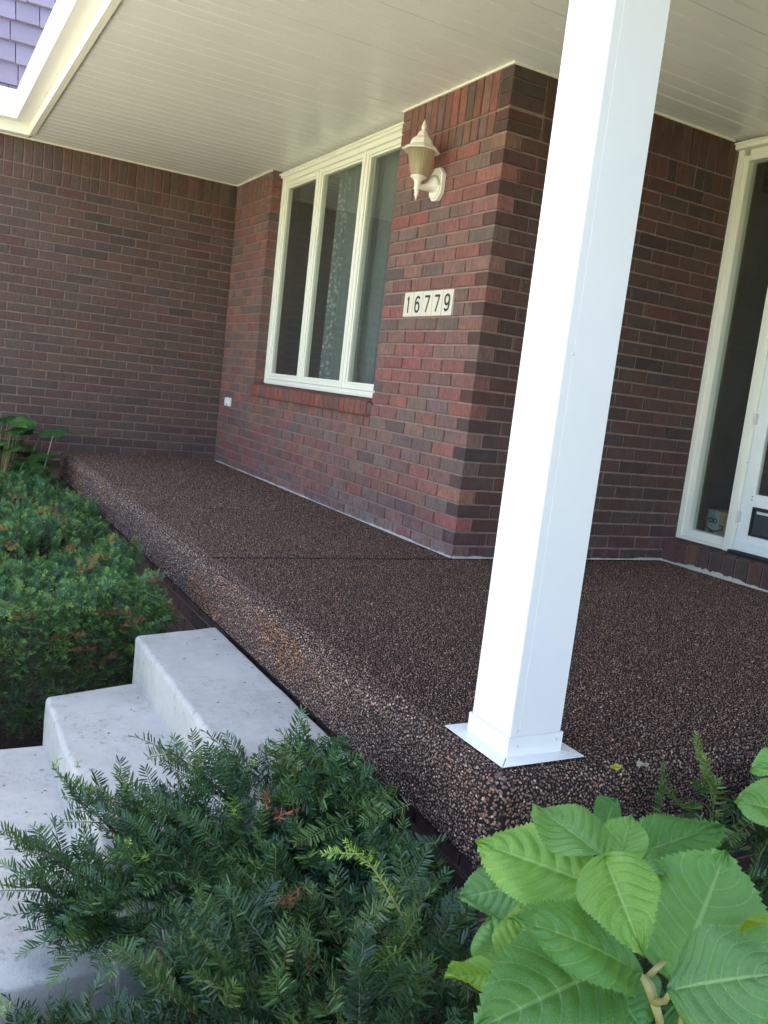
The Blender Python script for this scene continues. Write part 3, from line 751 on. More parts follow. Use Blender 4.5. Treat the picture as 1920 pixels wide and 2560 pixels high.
# pebbles of the exposed-aggregate coat
def grid_pts(a0, a1, b0, b1, s):
    na, nb = int((a1 - a0) / s), int((b1 - b0) / s)
    A, B = np.meshgrid(np.arange(na), np.arange(nb), indexing='ij')
    A = a0 + (A + 0.5 * (B % 2)) * s; B = b0 + B * s * 1.0
    A = A + rng.uniform(-0.42, 0.42, A.shape) * s; B = B + rng.uniform(-0.42, 0.42, B.shape) * s
    return A.ravel(), B.ravel()
P, Nn, S = [], [], []
def push(p, n, s): P.append(p); Nn.append(n); S.append(np.full(len(p), s))
zf = -0.004
for x0, x1, y0, y1, s in ((0, 2.6, -SLAB_W + RB, 0.0, 0.0096), (2.6, L + 0.02, -SLAB_W + RB, 0.0, 0.0080), (L + 0.02, SLAB_X - RB, -SLAB_W + RB, 0.2, 0.0070), (L + 0.02, SLAB_X - RB, 0.2, DOORY - 0.085, 0.0080)):
    a, b = grid_pts(x0, x1, y0, y1, s)
    k = (np.abs(a - 1.8) > 0.0085) & (np.abs(a - 3.875) > 0.0072); a, b = a[k], b[k]
    push(np.stack([a, b, np.full(len(a), zf)], 1), np.tile((0, 0, 1.0), (len(a), 1)), s)
# front edge and face: developed coordinate t down from the top tangent
def edge_strip(x0, x1, s, which):
    arc = RB * math.pi / 2; tot = arc + 0.165
    a, t = grid_pts(x0, x1, 0, tot, s)
    th = np.clip(t / RB, 0, math.pi / 2); dn = np.maximum(0, t - arc)
    off = RB * np.sin(th); z = zf - RB * (1 - np.cos(th)) - dn
    ny = np.sin(th); nz = np.cos(th)
    if which == 'front':
        push(np.stack([a, -SLAB_W + RB - off, z], 1), np.stack([0 * a, -ny, nz], 1), s)
    else:
        push(np.stack([SLAB_X - RB + off, a, z], 1), np.stack([ny, 0 * a, nz], 1), s)
edge_strip(0, 2.6, 0.0096, 'front'); edge_strip(2.6, 4.2, 0.0080, 'front'); edge_strip(4.2, SLAB_X - RB, 0.0070, 'front'); edge_strip(-SLAB_W + RB, 1.2, 0.0072, 'end')
# rounded outer corner
s = 0.0075; ph, t = grid_pts(-math.pi / 2, 0, 0, RB * math.pi / 2 + 0.165, s / RB)
tt = rng.uniform(0, RB * math.pi / 2 + 0.165, 330); ph = rng.uniform(-math.pi / 2, 0, 330)
th = np.clip(tt / RB, 0, math.pi / 2); dn = np.maximum(0, tt - RB * math.pi / 2)
push(np.stack([SLAB_X - RB + RB * np.sin(th) * np.cos(ph), -SLAB_W + RB + RB * np.sin(th) * np.sin(ph), zf - RB * (1 - np.cos(th)) - dn], 1), np.stack([np.sin(th) * np.cos(ph), np.sin(th) * np.sin(ph), np.cos(th)], 1), s)
P = np.concatenate(P); Nn = np.concatenate(Nn); S = np.concatenate(S)
npb = len(P)
ref = rng.normal(size=(npb, 3)); T = np.cross(Nn, ref); T /= np.linalg.norm(T, axis=1)[:, None]; B = np.cross(Nn, T)
ring = 6
sz = S * rng.uniform(0.36, 0.66, npb); asp = rng.uniform(0.65, 1.0, npb); hh = sz * rng.uniform(0.5, 1.0, npb)
vv = np.zeros((npb, ring + 1, 3))
tilt = rng.uniform(-0.3, 0.3, (npb, 2))
for i in range(ring):
    a = 2 * math.pi * i / ring; j = rng.uniform(0.85, 1.15, npb)
    vv[:, i] = P + (T * (math.cos(a) * sz * j)[:, None] + B * (math.sin(a) * sz * asp * j)[:, None]) - Nn * 0.0008
vv[:, ring] = P + Nn * hh[:, None] + (T * tilt[:, :1] + B * tilt[:, 1:]) * sz[:, None]
ff = np.array([(i, (i + 1) % ring, ring) for i in range(ring)])
faces = (ff[None] + (np.arange(npb) * (ring + 1))[:, None, None]).reshape(-1, 3)
pal = np.array([(0.105, 0.066, 0.055), (0.15, 0.105, 0.088), (0.070, 0.048, 0.044), (0.21, 0.165, 0.14), (0.12, 0.098, 0.088), (0.045, 0.036, 0.034), (0.18, 0.085, 0.068), (0.33, 0.27, 0.23), (0.14, 0.085, 0.05)])
ci = rng.choice(len(pal), npb, p=np.array([15, 19, 17, 13, 17, 11, 3, 4, 4]) / 103.0)
pc = pal[ci] * rng.uniform(0.85, 1.60, (npb, 1)) * np.array((1.20, 0.97, 0.81))
# brown-stained patches of the coat
st_ = 0.5 + 0.5 * np.sin(P[:, 0] * 4.1 + 1.0) * np.sin(P[:, 1] * 7.0 + P[:, 2] * 9 + P[:, 0] * 2.3)
pc = np.where((st_ > 0.78)[:, None] & (P[:, 2] < -0.03)[:, None], pc * np.array((1.14, 0.98, 0.80)), pc)
cc = np.ones((npb, ring + 1, 4)); cc[:, :, :3] = pc[:, None]
peb = np_mesh('aggregate_pebbles', vv.reshape(-1, 3), faces, cc.reshape(-1, 4), M['aggregate'], floor, smooth=True)
tag(peb, kind='stuff')
# brick base under the floor slab
q = MB(); q.box((0.0, -1.228, GROUND), (SLAB_X - 0.05, -1.12, -0.2135)); q.box((SLAB_X - 0.155, -1.12, GROUND), (SLAB_X - 0.05, 1.5, -0.2135))
base = q.build('porch_base', M['mortar']); tag(base, kind='structure')
bs = BrickSet(base)
for k in range(7):
    z1 = -0.216 - k * C
    for i in range(31):
        a = i * PITCHB + (0.1 if k % 2 else 0) - 0.1
        if a + PITCHB < 0.0 or a > SLAB_X - 0.05: continue
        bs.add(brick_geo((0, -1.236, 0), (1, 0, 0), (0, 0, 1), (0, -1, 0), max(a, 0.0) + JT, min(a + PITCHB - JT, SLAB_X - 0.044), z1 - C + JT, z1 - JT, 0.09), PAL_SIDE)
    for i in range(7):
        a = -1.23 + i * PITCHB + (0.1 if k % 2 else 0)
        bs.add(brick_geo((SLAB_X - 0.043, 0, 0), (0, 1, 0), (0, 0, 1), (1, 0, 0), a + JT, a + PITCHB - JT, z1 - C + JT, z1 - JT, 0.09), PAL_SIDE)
bs.build(300)

# ------------------------------------------------------------------ concrete steps and walk
def slab_poly(name, poly, z0, z1, bev, parent=None, mt='concrete'):
    bm = bmesh.new()
    vb = [bm.verts.new((x, y, z0)) for x, y in poly]; vt = [bm.verts.new((x, y, z1)) for x, y in poly]
    n = len(poly); bm.faces.new(vt); bm.faces.new(vb[::-1])
    for i in range(n): bm.faces.new((vb[i], vb[(i + 1) % n], vt[(i + 1) % n], vt[i]))
    bmesh.ops.recalc_face_normals(bm, faces=bm.faces)
    ed = [e for e in bm.edges if not all(v in vb for v in e.verts)]
    bmesh.ops.bevel(bm, geom=ed, offset=bev, segments=4, profile=0.5, affect='EDGES')
    for it in range(5):
        lg = [e for e in bm.edges if e.calc_length() > 0.05 and max(v.co.z for v in e.verts) > z1 - 0.05 and all(v.co.y > -3 for v in e.verts)]
        if lg: bmesh.ops.subdivide_edges(bm, edges=lg, cuts=1, use_grid_fill=True)
    from mathutils import noise as mn
    for v in bm.verts:
        if v.co.z > z1 - 0.03: v.co += Vector((mn.noise(v.co * 11.0), mn.noise(v.co * 11.0 + Vector((7, 0, 0))), mn.noise(v.co * 9.0 + Vector((0, 5, 0))))) * 0.0028
    bmesh.ops.triangulate(bm, faces=bm.faces)
    me = bpy.data.meshes.new(name); bm.to_mesh(me); bm.free()
    return finish(name, me, M[mt], parent, smooth=False)
steps = empty('concrete_steps', (4.9, -1.6, GROUND))
tag(steps, 'pale poured concrete steps climbing to the front edge of the porch', 'steps')
SI = Matrix.Translation((-4.9, 1.6, -GROUND))
for nm, poly, z0, z1 in (('upper_step', [(4.16, -1.281), (4.235, -1.615), (5.585, -1.622), (5.585, -1.281)], GROUND, -0.214),
                         ('lower_step', [(4.285, -1.60), (4.365, -1.934), (5.582, -1.938), (5.582, -1.60)], GROUND, -0.376)):
    o = slab_poly(nm, poly, z0, z1, 0.016); o.parent = steps; o.matrix_parent_inverse = SI
walk = slab_poly('walkway', [(4.39, -1.92), (4.385, -4.6), (5.60, -4.6), (5.578, -1.92)], GROUND - 0.05, -0.540, 0.012); tag(walk, kind='structure')
bounce_slab = slab_poly('added_bounce_slab', [(-4.0, -4.605), (9.5, -4.605), (9.5, -9.5), (-4.0, -9.5)], GROUND - 0.05, -0.60, 0.01); tag(bounce_slab, kind='structure')  # unseen slab, added to bounce sunlight up into the porch

# ------------------------------------------------------------------ porch post
post = empty('porch_post', (5.815, -1.104, 0.0)); tag(post, 'square white aluminium porch post standing on the slab corner', 'post')
PH = 0.0745
q = MB(); q.box((-PH, -PH, 0.002), (PH, PH, H)); q.build('shaft', M['white'], post, bevel=0.005, seg=3)
q = MB(); q.box((PH - 0.001, -PH + 0.026, 0.056), (PH + 0.0006, PH - 0.003, H - 0.01)); q.build('cover_plate', M['white'], post)
q = MB(); s0 = PH + 0.0022; s1 = PH + 0.0042
q.box((-s1, -s1, 0.001), (s1, -s0, 0.049)); q.box((-s1, s0, 0.001), (s1, s1, 0.049)); q.box((s0, -s0, 0.001), (s1, s0, 0.0492)); q.box((-s1, -s0, 0.001), (-s0, s0, 0.0492)); q.build('base_collar', M['white'], post, bevel=0.0006, seg=1)
q = MB(); fo = 0.117
for a in range(4):
    cs, sn = math.cos(a * math.pi / 2), math.sin(a * math.pi / 2)
    rot = lambda x, y: (x * cs - y * sn, x * sn + y * cs)
    for zt in (0.0045,):
        pts = [rot(-fo + 0.001, -fo), rot(fo - 0.001, -fo), rot(s1 - 0.0015, -s1), rot(-s1 + 0.0015, -s1)]
        q.prism(pts, 'z', 0.0005 + a * 0.0002, 0.0020 + a * 0.0002)
q.build('base_flange', M['white'], post)
for (y, z) in ((-0.052, 0.028), (0.058, 0.033), (-0.054, 0.062), (-0.05, 0.9)):
    q = MB(); 
    n = 10; rr = 0.0042; v = [(s1 + 0.0001 if z < 0.05 else PH, y + rr * math.cos(2 * math.pi * i / n), z + rr * math.sin(2 * math.pi * i / n)) for i in range(n)]
    v += [(v0[0] + 0.0022, y + (v0[1] - y) * 0.7, z + (v0[2] - z) * 0.7) for v0 in v[:n]]
    q.add(v, [(i, (i + 1) % n, n + (i + 1) % n, n + i) for i in range(n)] + [tuple(range(n, 2 * n))]); q.build('screw', M['screw'], post)

# ------------------------------------------------------------------ wall lamp
lamp = empty('wall_lamp', (3.30, 0.0, 1.853)); tag(lamp, 'cream coach lantern with ribbed glass on the brick pier', 'lamp')
q = MB()
def octo(w, h, c): return [(-w + c, -h), (w - c, -h), (w, -h + c), (w, h - c), (w - c, h), (-w + c, h), (-w, h - c), (-w, -h + c)]
q.prism(octo(0.058, 0.082, 0.034), 'y', -0.024, -0.0005); q.prism(octo(0.048, 0.072, 0.030), 'y', -0.0305, -0.0242); q.build('backplate', M['lampwhite'], lamp, bevel=0.002)
q = MB(); q.tube([(0, -0.026, -0.005), (0, -0.04, -0.01), (0, -0.06, -0.019), (0, -0.085, -0.028), (0, -0.108, -0.033), (0, -0.13, -0.034)], [0.052, 0.038, 0.025, 0.017, 0.014, 0.0135], 16); q.build('arm', M['lampwhite'], lamp)
AY = -0.130
q = MB(); q.lathe([(0.0005, -0.103), (0.006, -0.085), (0.0125, -0.070), (0.009, -0.066), (0.013, -0.058), (0.012, -0.050), (0.0185, -0.046), (0.0185, -0.041), (0.0155, -0.037), (0.0165, -0.015), (0.019, -0.012), (0.019, -0.007), (0.021, -0.004), (0.030, 0.004), (0.041, 0.012), (0.0425, 0.016), (0.040, 0.018), (0.0, 0.018)], 20, (0, AY, 0)); q.build('cup', M['lampwhite'], lamp)
q = MB(); q.lathe([(0.038, 0.0185), (0.047, 0.045), (0.055, 0.08), (0.062, 0.115), (0.0645, 0.140), (0.0645, 0.154)], 96, (0, AY, 0), ribs=lambda a: 1 + 0.022 * math.cos(a * 24)); q.build('glass_shade', M['lampglass'], lamp)
q = MB(); q.lathe([(0.012, 0.0185), (0.012, 0.035), (0.022, 0.055), (0.026, 0.075), (0.018, 0.095), (0.001, 0.103)], 14, (0, AY, 0)); q.build('bulb', M['lampwhite'], lamp)
q = MB(); q.lathe([(0.060, 0.150), (0.078, 0.143), (0.098, 0.138), (0.098, 0.143), (0.078, 0.160), (0.062, 0.168), (0.060, 0.176), (0.053, 0.194), (0.040, 0.207), (0.031, 0.212), (0.029, 0.219), (0.022, 0.232), (0.016, 0.238), (0.0, 0.238)], 8, (0, AY, 0), smooth=False, phase=math.pi / 8); q.build('cap', M['lampwhite'], lamp, bevel=0.0)
q = MB(); q.lathe([(0.013, 0.236), (0.011, 0.244), (0.0125, 0.250), (0.0145, 0.256), (0.0125, 0.262), (0.006, 0.282), (0.0006, 0.296)], 14, (0, AY, 0)); q.build('finial', M['lampwhite'], lamp)
q = MB(); q.lathe([(0.0035, -0.0315), (0.003, -0.033), (0.0002, -0.0335)], 8, (0.042, 0.0, -0.002), axis='y'); q.build('screw', M['screw'], lamp)

# ------------------------------------------------------------------ house number tiles
TZ0, TZ1 = zrow(TK) + 0.006, zrow(TK + 2) - 0.004
tw = (TX1 - TX0) / 5
POS = ['leftmost', 'second', 'middle', 'fourth', 'rightmost']
def arc_(cx, cz, rx, rz, a0, a1, n=18): return [(cx + rx * math.cos(R(t)), cz + rz * math.sin(R(t))) for t in np.linspace(a0, a1, n)]
_six = [(0.86, 0.86)] + arc_(0.55, 0.62, 0.45, 0.32, 60, 170, 10) + arc_(0.5, 0.32, 0.40, 0.28, 170, 530, 26)
DIGIT = {'1': [[(0.34, 0.84), (0.54, 0.96), (0.54, 0.03)]], '7': [[(0.08, 0.94), (0.92, 0.94), (0.40, 0.03)]],
         '6': [_six], '9': [[(1 - x_, 1 - z_) for x_, z_ in _six]]}
for i, ch in enumerate('16779'):
    e = empty('number_tile', (TX0 + (i + 0.5) * tw, 0.0, TZ0)); e['group'] = 'house number tiles'
    tag(e, f'{POS[i]} cream number tile on the brick pier, bearing the digit {ch}', 'number tile')
    q = MB(); q.box((-tw / 2 + 0.0022, -0.006, 0.0), (tw / 2 - 0.0022, 0.03, TZ1 - TZ0)); q.build('tile', M['tile'], e, bevel=0.0015)
    for pl_ in DIGIT[ch]:
        stroke([(px_ * 0.052 - 0.026, 0.021 + pz_ * 0.086) for px_, pz_ in pl_], 0.0125, -0.0064).build('digit', M['black'], e)

# ------------------------------------------------------------------ outlet cover
ob = empty('outlet_cover', (0.27, 0.0, 0.525)); tag(ob, 'small white weatherproof outlet cover low on the brick near the inner corner', 'outlet')
q = MB(); q.box((-0.058, -0.022, -0.036), (0.058, 0.0, 0.036)); q.build('cover', M['doorwhite'], ob, bevel=0.004)
q = MB(); q.box((-0.05, -0.0265, -0.028), (0.036, -0.0225, 0.028)); q.build('flap', M['doorwhite'], ob, bevel=0.002)
q = MB(); q.box((0.012, -0.029, -0.028), (0.026, -0.0268, -0.014)); q.build('latch', M['rubber'], ob)

# ------------------------------------------------------------------ yew foliage
def needle_arr(n, length, nlen, nwid, style, hi, seed):
    """one shoot along +X: verts, faces(tri), colour factor per vert (0 base .. 1 tip), part flag (0 needle 1 stem)"""
    r = np.random.default_rng(seed); V = []; F = []; TI = []; FL = []
    bend = r.uniform(-0.25, 0.35); bend2 = r.uniform(-0.15, 0.15)
    def axis(t):
        return np.array((length * t, bend2 * length * t * t, bend * length * t * t * 0.6 - 0.05 * length * t * t))
    for i in range(n):
        t = 0.06 + 0.94 * i / (n - 1)
        p = axis(t); d = axis(min(1, t + 0.02)) - axis(t - 0.02); d /= np.linalg.norm(d)
        side = 1 if i % 2 else -1
        el = r.normal(0.30, 0.25) if style == 'flat' else r.uniform(-0.3, 1.3)
        if style == 'radial': el = r.uniform(-math.pi / 2, math.pi / 2)
        fwd = r.uniform(0.35, 0.62) + 0.5 * max(0, t - 0.85) / 0.15 * r.uniform(0.5, 1.2)
        lat = np.array((0, side * math.cos(el), math.sin(el)))
        nd = d * math.sin(min(1.45, fwd)) + lat * math.cos(min(1.45, fwd)); nd /= np.linalg.norm(nd)
        ln = nlen * r.uniform(0.8, 1.1) * (1 - 0.45 * max(0, (t - 0.8) / 0.2)) * (0.75 + 0.25 * min(1, t / 0.15))
        wv = np.cross(nd, np.cross(d, nd) if style == 'radial' else np.array((0, 0, 1.0))); wv /= (np.linalg.norm(wv) + 1e-9)
        if style != 'radial':
            wv = np.cross(nd, (0, 0, 1.0)); wv /= (np.linalg.norm(wv) + 1e-9)
        roll = r.normal(0, 0.45); up_ = np.cross(wv, nd); wv = wv * math.cos(roll) + up_ * math.sin(roll)
        cur = np.cross(wv, nd) * ln * r.uniform(-0.06, 0.14)
        b = len(V)
        if hi:
            V += [p, p + nd * ln * 0.25 + wv * nwid * 0.5, p + nd * ln * 0.25 - wv * nwid * 0.5, p + nd * ln * 0.75 + wv * nwid * 0.45 + cur * 0.6, p + nd * ln * 0.75 - wv * nwid * 0.45 + cur * 0.6, p + nd * ln + cur]
            F += [(b, b + 1, b + 2), (b + 1, b + 3, b + 4), (b + 1, b + 4, b + 2), (b + 3, b + 5, b + 4)]; TI += [t] * 6; FL += [0] * 6
        else:
            V += [p, p + nd * ln * 0.5 + wv * nwid * 0.55, p + nd * ln + cur, p + nd * ln * 0.5 - wv * nwid * 0.55]
            F += [(b, b + 1, b + 2), (b, b + 2, b + 3)]; TI += [t] * 4; FL += [0] * 4
    ns = 5
    b = len(V)
    for j in range(ns + 1):
        t = j / ns; p = axis(t); rad = 0.0016 * (1 - 0.55 * t)
        for a in range(3):
            V.append(p + np.array((0, math.cos(a * 2.094) * rad, math.sin(a * 2.094) * rad))); TI.append(t); FL.append(1)
    for j in range(ns):
        for a in range(3):
            i0 = b + j * 3 + a; i1 = b + j * 3 + (a + 1) % 3
            F += [(i0, i1, i1 + 3), (i0, i1 + 3, i0 + 3)]
    return np.array(V), np.array(F), np.array(TI), np.array(FL)

class Foliage:
    def __init__(s): s.parts = {}
    def put(s, tmpl, pos, d, up, scale, colr, tipcol):
        s.parts.setdefault(tmpl, []).append((pos, d, up, scale, colr, tipcol))
    def build(s, templates, name, parent):
        AV, AF, AC, base = [], [], [], 0
        for tm, lst in s.parts.items():
            V, F, TI, FL = templates[tm]
            pos = np.array([x[0] for x in lst]); d = np.array([x[1] for x in lst]); up = np.array([x[2] for x in lst]); sc = np.array([x[3] for x in lst])
            c0 = np.array([x[4] for x in lst]); c1 = np.array([x[5] for x in lst])
            d = d / np.linalg.norm(d, axis=1)[:, None]
            y = np.cross(up, d); y /= (np.linalg.norm(y, axis=1)[:, None] + 1e-9); z = np.cross(d, y)
            Rm = np.stack([d, y, z], 2)
            W = np.einsum('nij,vj->nvi', Rm, V) * sc[:, None, None] + pos[:, None]
            k, nv = len(lst), len(V)
            w = np.clip((TI - 0.72) / 0.28, 0, 1)[None, :, None]
            cl = c0[:, None] * (1 - w) + c1[:, None] * w
            stem = np.array((0.13, 0.12, 0.035)); 
            cl = np.where((FL == 1)[None, :, None], stem * 0.5 + cl * 0.5, cl)
            cl = cl * rng.uniform(0.82, 1.18, (k, nv, 1))
            AV.append(W.reshape(-1, 3)); AC.append(np.concatenate([cl, np.ones((k, nv, 1))], 2).reshape(-1, 4))
            AF.append((F[None] + (base + np.arange(k) * nv)[:, None, None]).reshape(-1, 3)); base += k * nv
        o = np_mesh(name, np.concatenate(AV), np.concatenate(AF), np.concatenate(AC), M['needle'], parent)
        return tag(o, kind='stuff')

TH = {}
for i in range(6): TH['h%d' % i] = needle_arr(42, 0.135, 0.031, 0.0040, 'flat', True, 100 + i)
for i in range(3): TH['r%d' % i] = needle_arr(40, 0.11, 0.027, 0.0034, 'radial', True, 200 + i)
for i in range(5): TH['s%d' % i] = needle_arr(24, 0.075, 0.030, 0.0038, 'flat', True, 700 + i)
for i in range(5): TH['l%d' % i] = needle_arr(34, 0.105, 0.025, 0.0034, 'flat', False, 300 + i)
for i in range(3): TH['q%d' % i] = needle_arr(26, 0.085, 0.023, 0.0034, 'radial', False, 400 + i)
for i in range(2): TH['t%d' % i] = needle_arr(16, 0.028, 0.016, 0.0032, 'radial', False, 500 + i)      # fresh tuft
for i in range(2): TH['d%d' % i] = needle_arr(26, 0.075, 0.023, 0.0026, 'radial', True, 600 + i)       # dead spray
GREENS = [(0.043, 0.098, 0.030), (0.031, 0.077, 0.028), (0.056, 0.114, 0.028), (0.034, 0.082, 0.036), (0.070, 0.124, 0.026)]
def green(): 
    c = np.array(random.choice(GREENS)) * random.uniform(0.8, 1.25); return c
YOUNG = np.array((0.26, 0.40, 0.06)); DEAD = np.array((0.46, 0.185, 0.05)); DEADR = np.array((0.20, 0.06, 0.035))
def uvec(v): v = np.asarray(v, float); return v / (np.linalg.norm(v) + 1e-9)

TOC_ = -FWD
def lump(x, y, s=0.0): return 0.035 * math.sin(x * 4.3 + s) * math.cos(y * 5.1 + s * 2) + 0.02 * math.sin(x * 9.7 + y * 7.3 + s)

# --- long clipped yew beside the steps
yl = empty('yew_shrub', (2.3, -2.0, GROUND)); tag(yl, 'low clipped yew hedge with orange dead sprigs along the porch slab, left of the steps', 'shrub', 'yew shrubs')
YI = Matrix.Translation((-2.3, 2.0, -GROUND))
fo_ = Foliage()
def hedge_z(x, y): return -0.135 + 1.5 * lump(x, y) + 0.02 * math.sin(x * 15 + 3 * math.sin(y * 8)) * math.sin(y * 17) - 0.55 * max(0, y + 1.46) - 0.07 * max(0, (x - 3.8) / 0.3) ** 2 - 0.04 * max(0, 1.2 - x)
cnt = 0
for i in range(6200):
    if random.random() < 0.72:
        x = 0.35 + 3.75 * (random.random() ** 0.8); y = random.uniform(-2.6, -1.30)
        if x > 2.5 and y > -1.30 - 0.085 * (x - 2.5): continue
        z = hedge_z(x, y) - abs(random.gauss(0, 0.045))
        nrm = uvec((random.gauss(0, 0.5) + 0.25, random.gauss(0, 0.5), 0.95))
    else:
        y = random.uniform(-2.75, -1.42); zt = random.random(); x = 4.08 + 0.05 * math.sin(y * 9) - abs(random.gauss(0, 0.05)) - 0.10 * (1 - zt) + (0.02 if zt > .5 else 0)
        z = GROUND + 0.04 + zt * (hedge_z(3.9, y) - GROUND - 0.03)
        nrm = uvec((0.9, random.gauss(0, 0.5), random.uniform(-0.25, 0.6)))
    far = x < 2.6
    d = uvec(nrm + np.array((random.gauss(0, 0.35), random.gauss(0, 0.35), random.gauss(0, 0.25))))
    pos = np.array((x, y, z)) - d * 0.05
    g = green()
    tm = random.choice(['l0', 'l1', 'l2', 'l3', 'l4', 'q0', 'q1', 'q2'])
    g = g * (1.35 if z > -0.3 else 0.85); tip = g * 1.9 + np.array((0.02, 0.035, 0.005))  # light on the top and shade lower down put into the greens
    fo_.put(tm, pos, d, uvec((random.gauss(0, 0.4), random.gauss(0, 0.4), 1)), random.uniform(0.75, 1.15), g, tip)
    rr = random.random()
    if z > -0.42 and rr < 0.16: fo_.put(random.choice(['t0', 't1']), pos + d * 0.085, uvec(d + np.array((0, 0, 0.6))), np.array((0.1, 1, 0.1)), random.uniform(0.4, 1.0), YOUNG * random.uniform(0.6, 1.1), YOUNG * 1.2)
for (px, py, n, cl) in ((90, 1290, 5, 0), (140, 1275, 4, 0), (25, 1330, 4, 0), (170, 1320, 4, 0), (180, 1380, 8, 0), (228, 1405, 5, 0), (200, 1430, 6, 0), (262, 1360, 4, 0), (275, 1350, 3, 0), (300, 1545, 9, 1), (322, 1560, 4, 1), (370, 1470, 4, 1), (75, 1548, 4, 0), (160, 1600, 5, 1), (215, 1625, 4, 1), (250, 1660, 4, 1), (20, 1370, 5, 0), (50, 1250, 4, 0), (130, 1290, 3, 0)):
    # hit the top of the hedge along this line of sight
    best = None
    for k in range(400):
        p_ = at(px, py, 2.6 + k * 0.012)
        if p_[0] < 4.12 and p_[2] < hedge_z(p_[0], p_[1]) + 0.012: best = p_; break
    if best is None: continue
    for k in range(max(2, int(n * 0.6))):
        dd = uvec((random.uniform(-1, 1), random.uniform(-1, 1), random.uniform(0.0, 0.5)))
        c_ = (DEADR if cl else DEAD) * random.uniform(0.7, 1.2)
        sc_ = random.uniform(0.55, 0.95)
        fo_.put(random.choice(['d0', 'd1']), best + np.array((random.gauss(0, 0.018), random.gauss(0, 0.018), 0.012)), dd, np.array((0.05, 0.1, 1)), sc_, c_, c_ * 1.15)
o = fo_.build(TH, 'foliage', yl); o.matrix_parent_inverse = YI
for i in range(26):
    x = random.uniform(0.6, 3.9); y = random.uniform(-2.5, -1.5); q = MB()
    q.tube([(x, y, GROUND - 0.02), (x + random.gauss(0, 0.06), y + random.gauss(0, 0.06), -0.5), (x + random.gauss(0, 0.15), y + random.gauss(0, 0.15), -0.3)], [0.012, 0.008, 0.003], 6)
    o = q.build('branch', M['bark'], yl); o.matrix_parent_inverse = YI

# --- loose yew in front of the slab corner, reaching over the steps
yf = empty('yew_shrub', (6.0, -1.75, GROUND)); tag(yf, 'loose dark yew sprawling over the right side of the steps, in the foreground', 'shrub', 'yew shrubs')
YI = Matrix.Translation((-6.0, 1.75, -GROUND))
fo_ = Foliage(); BR = []
root = np.array((6.02, -1.72, GROUND))
def spray(tip, start, n_side, hi=True, young=0.15, drop=0.0, scale=1.0):
    """a branch from start to tip, feathered with side shoots"""
    start = np.array(start, float); tip = np.array(tip, float); tip = tip - uvec(tip - start) * 0.085; ln = np.linalg.norm(tip - start)
    midp = (start + tip) / 2 + np.array((0, 0, 0.08 * ln)) + rng.normal(0, 0.11 * ln, 3)
    pts = [(1 - t) ** 2 * start + 2 * t * (1 - t) * midp + t * t * tip for t in np.linspace(0, 1, 9)]
    BR.append((pts, [0.0032 * (1 - 0.75 * t) + 0.001 for t in np.linspace(0, 1, 9)], 'bark'))
    n_side = int(n_side * 1.3)
    for k in range(n_side):
        t = 0.15 + 0.82 * k / max(1, n_side - 1); i = min(7, int(t * 8)); fr = t * 8 - i
        p = pts[i] * (1 - fr) + pts[i + 1] * fr; d = uvec(pts[i + 1] - pts[i])
        sd_ = (1 if k % 2 else -1); lat = uvec(np.cross(d, (0, 0, 1.0)))
        dd = uvec(d * random.uniform(0.6, 1.1) + lat * sd_ * random.uniform(0.5, 1.0) + np.array((0, 0, random.gauss(0.06 - drop, 0.22))))
        g = green(); tp = g * 1.7 + np.array((0.012, 0.02, 0)) if random.random() < young else g * 1.25
        fo_.put(random.choice(['h0', 'h1', 'h2', 'h4', 'h5'] if random.random() < 0.45 - 0.4 * max(0, t - 0.5) else ['s0', 's1', 's2', 's3', 's4']), p, dd, uvec((random.gauss(0, 0.45), random.gauss(0, 0.45), 1)), scale * random.uniform(0.85, 1.1), g, tp)
    d = uvec(pts[-1] - pts[-2]); g = green()
    fo_.put(random.choice(['h0', 'h1', 'h2', 'h3']), pts[-1] - d * 0.04, d, np.array((0, 0.05, 1.0)), scale, g, g * 1.7 + np.array((0.02, 0.03, 0)))
    return pts
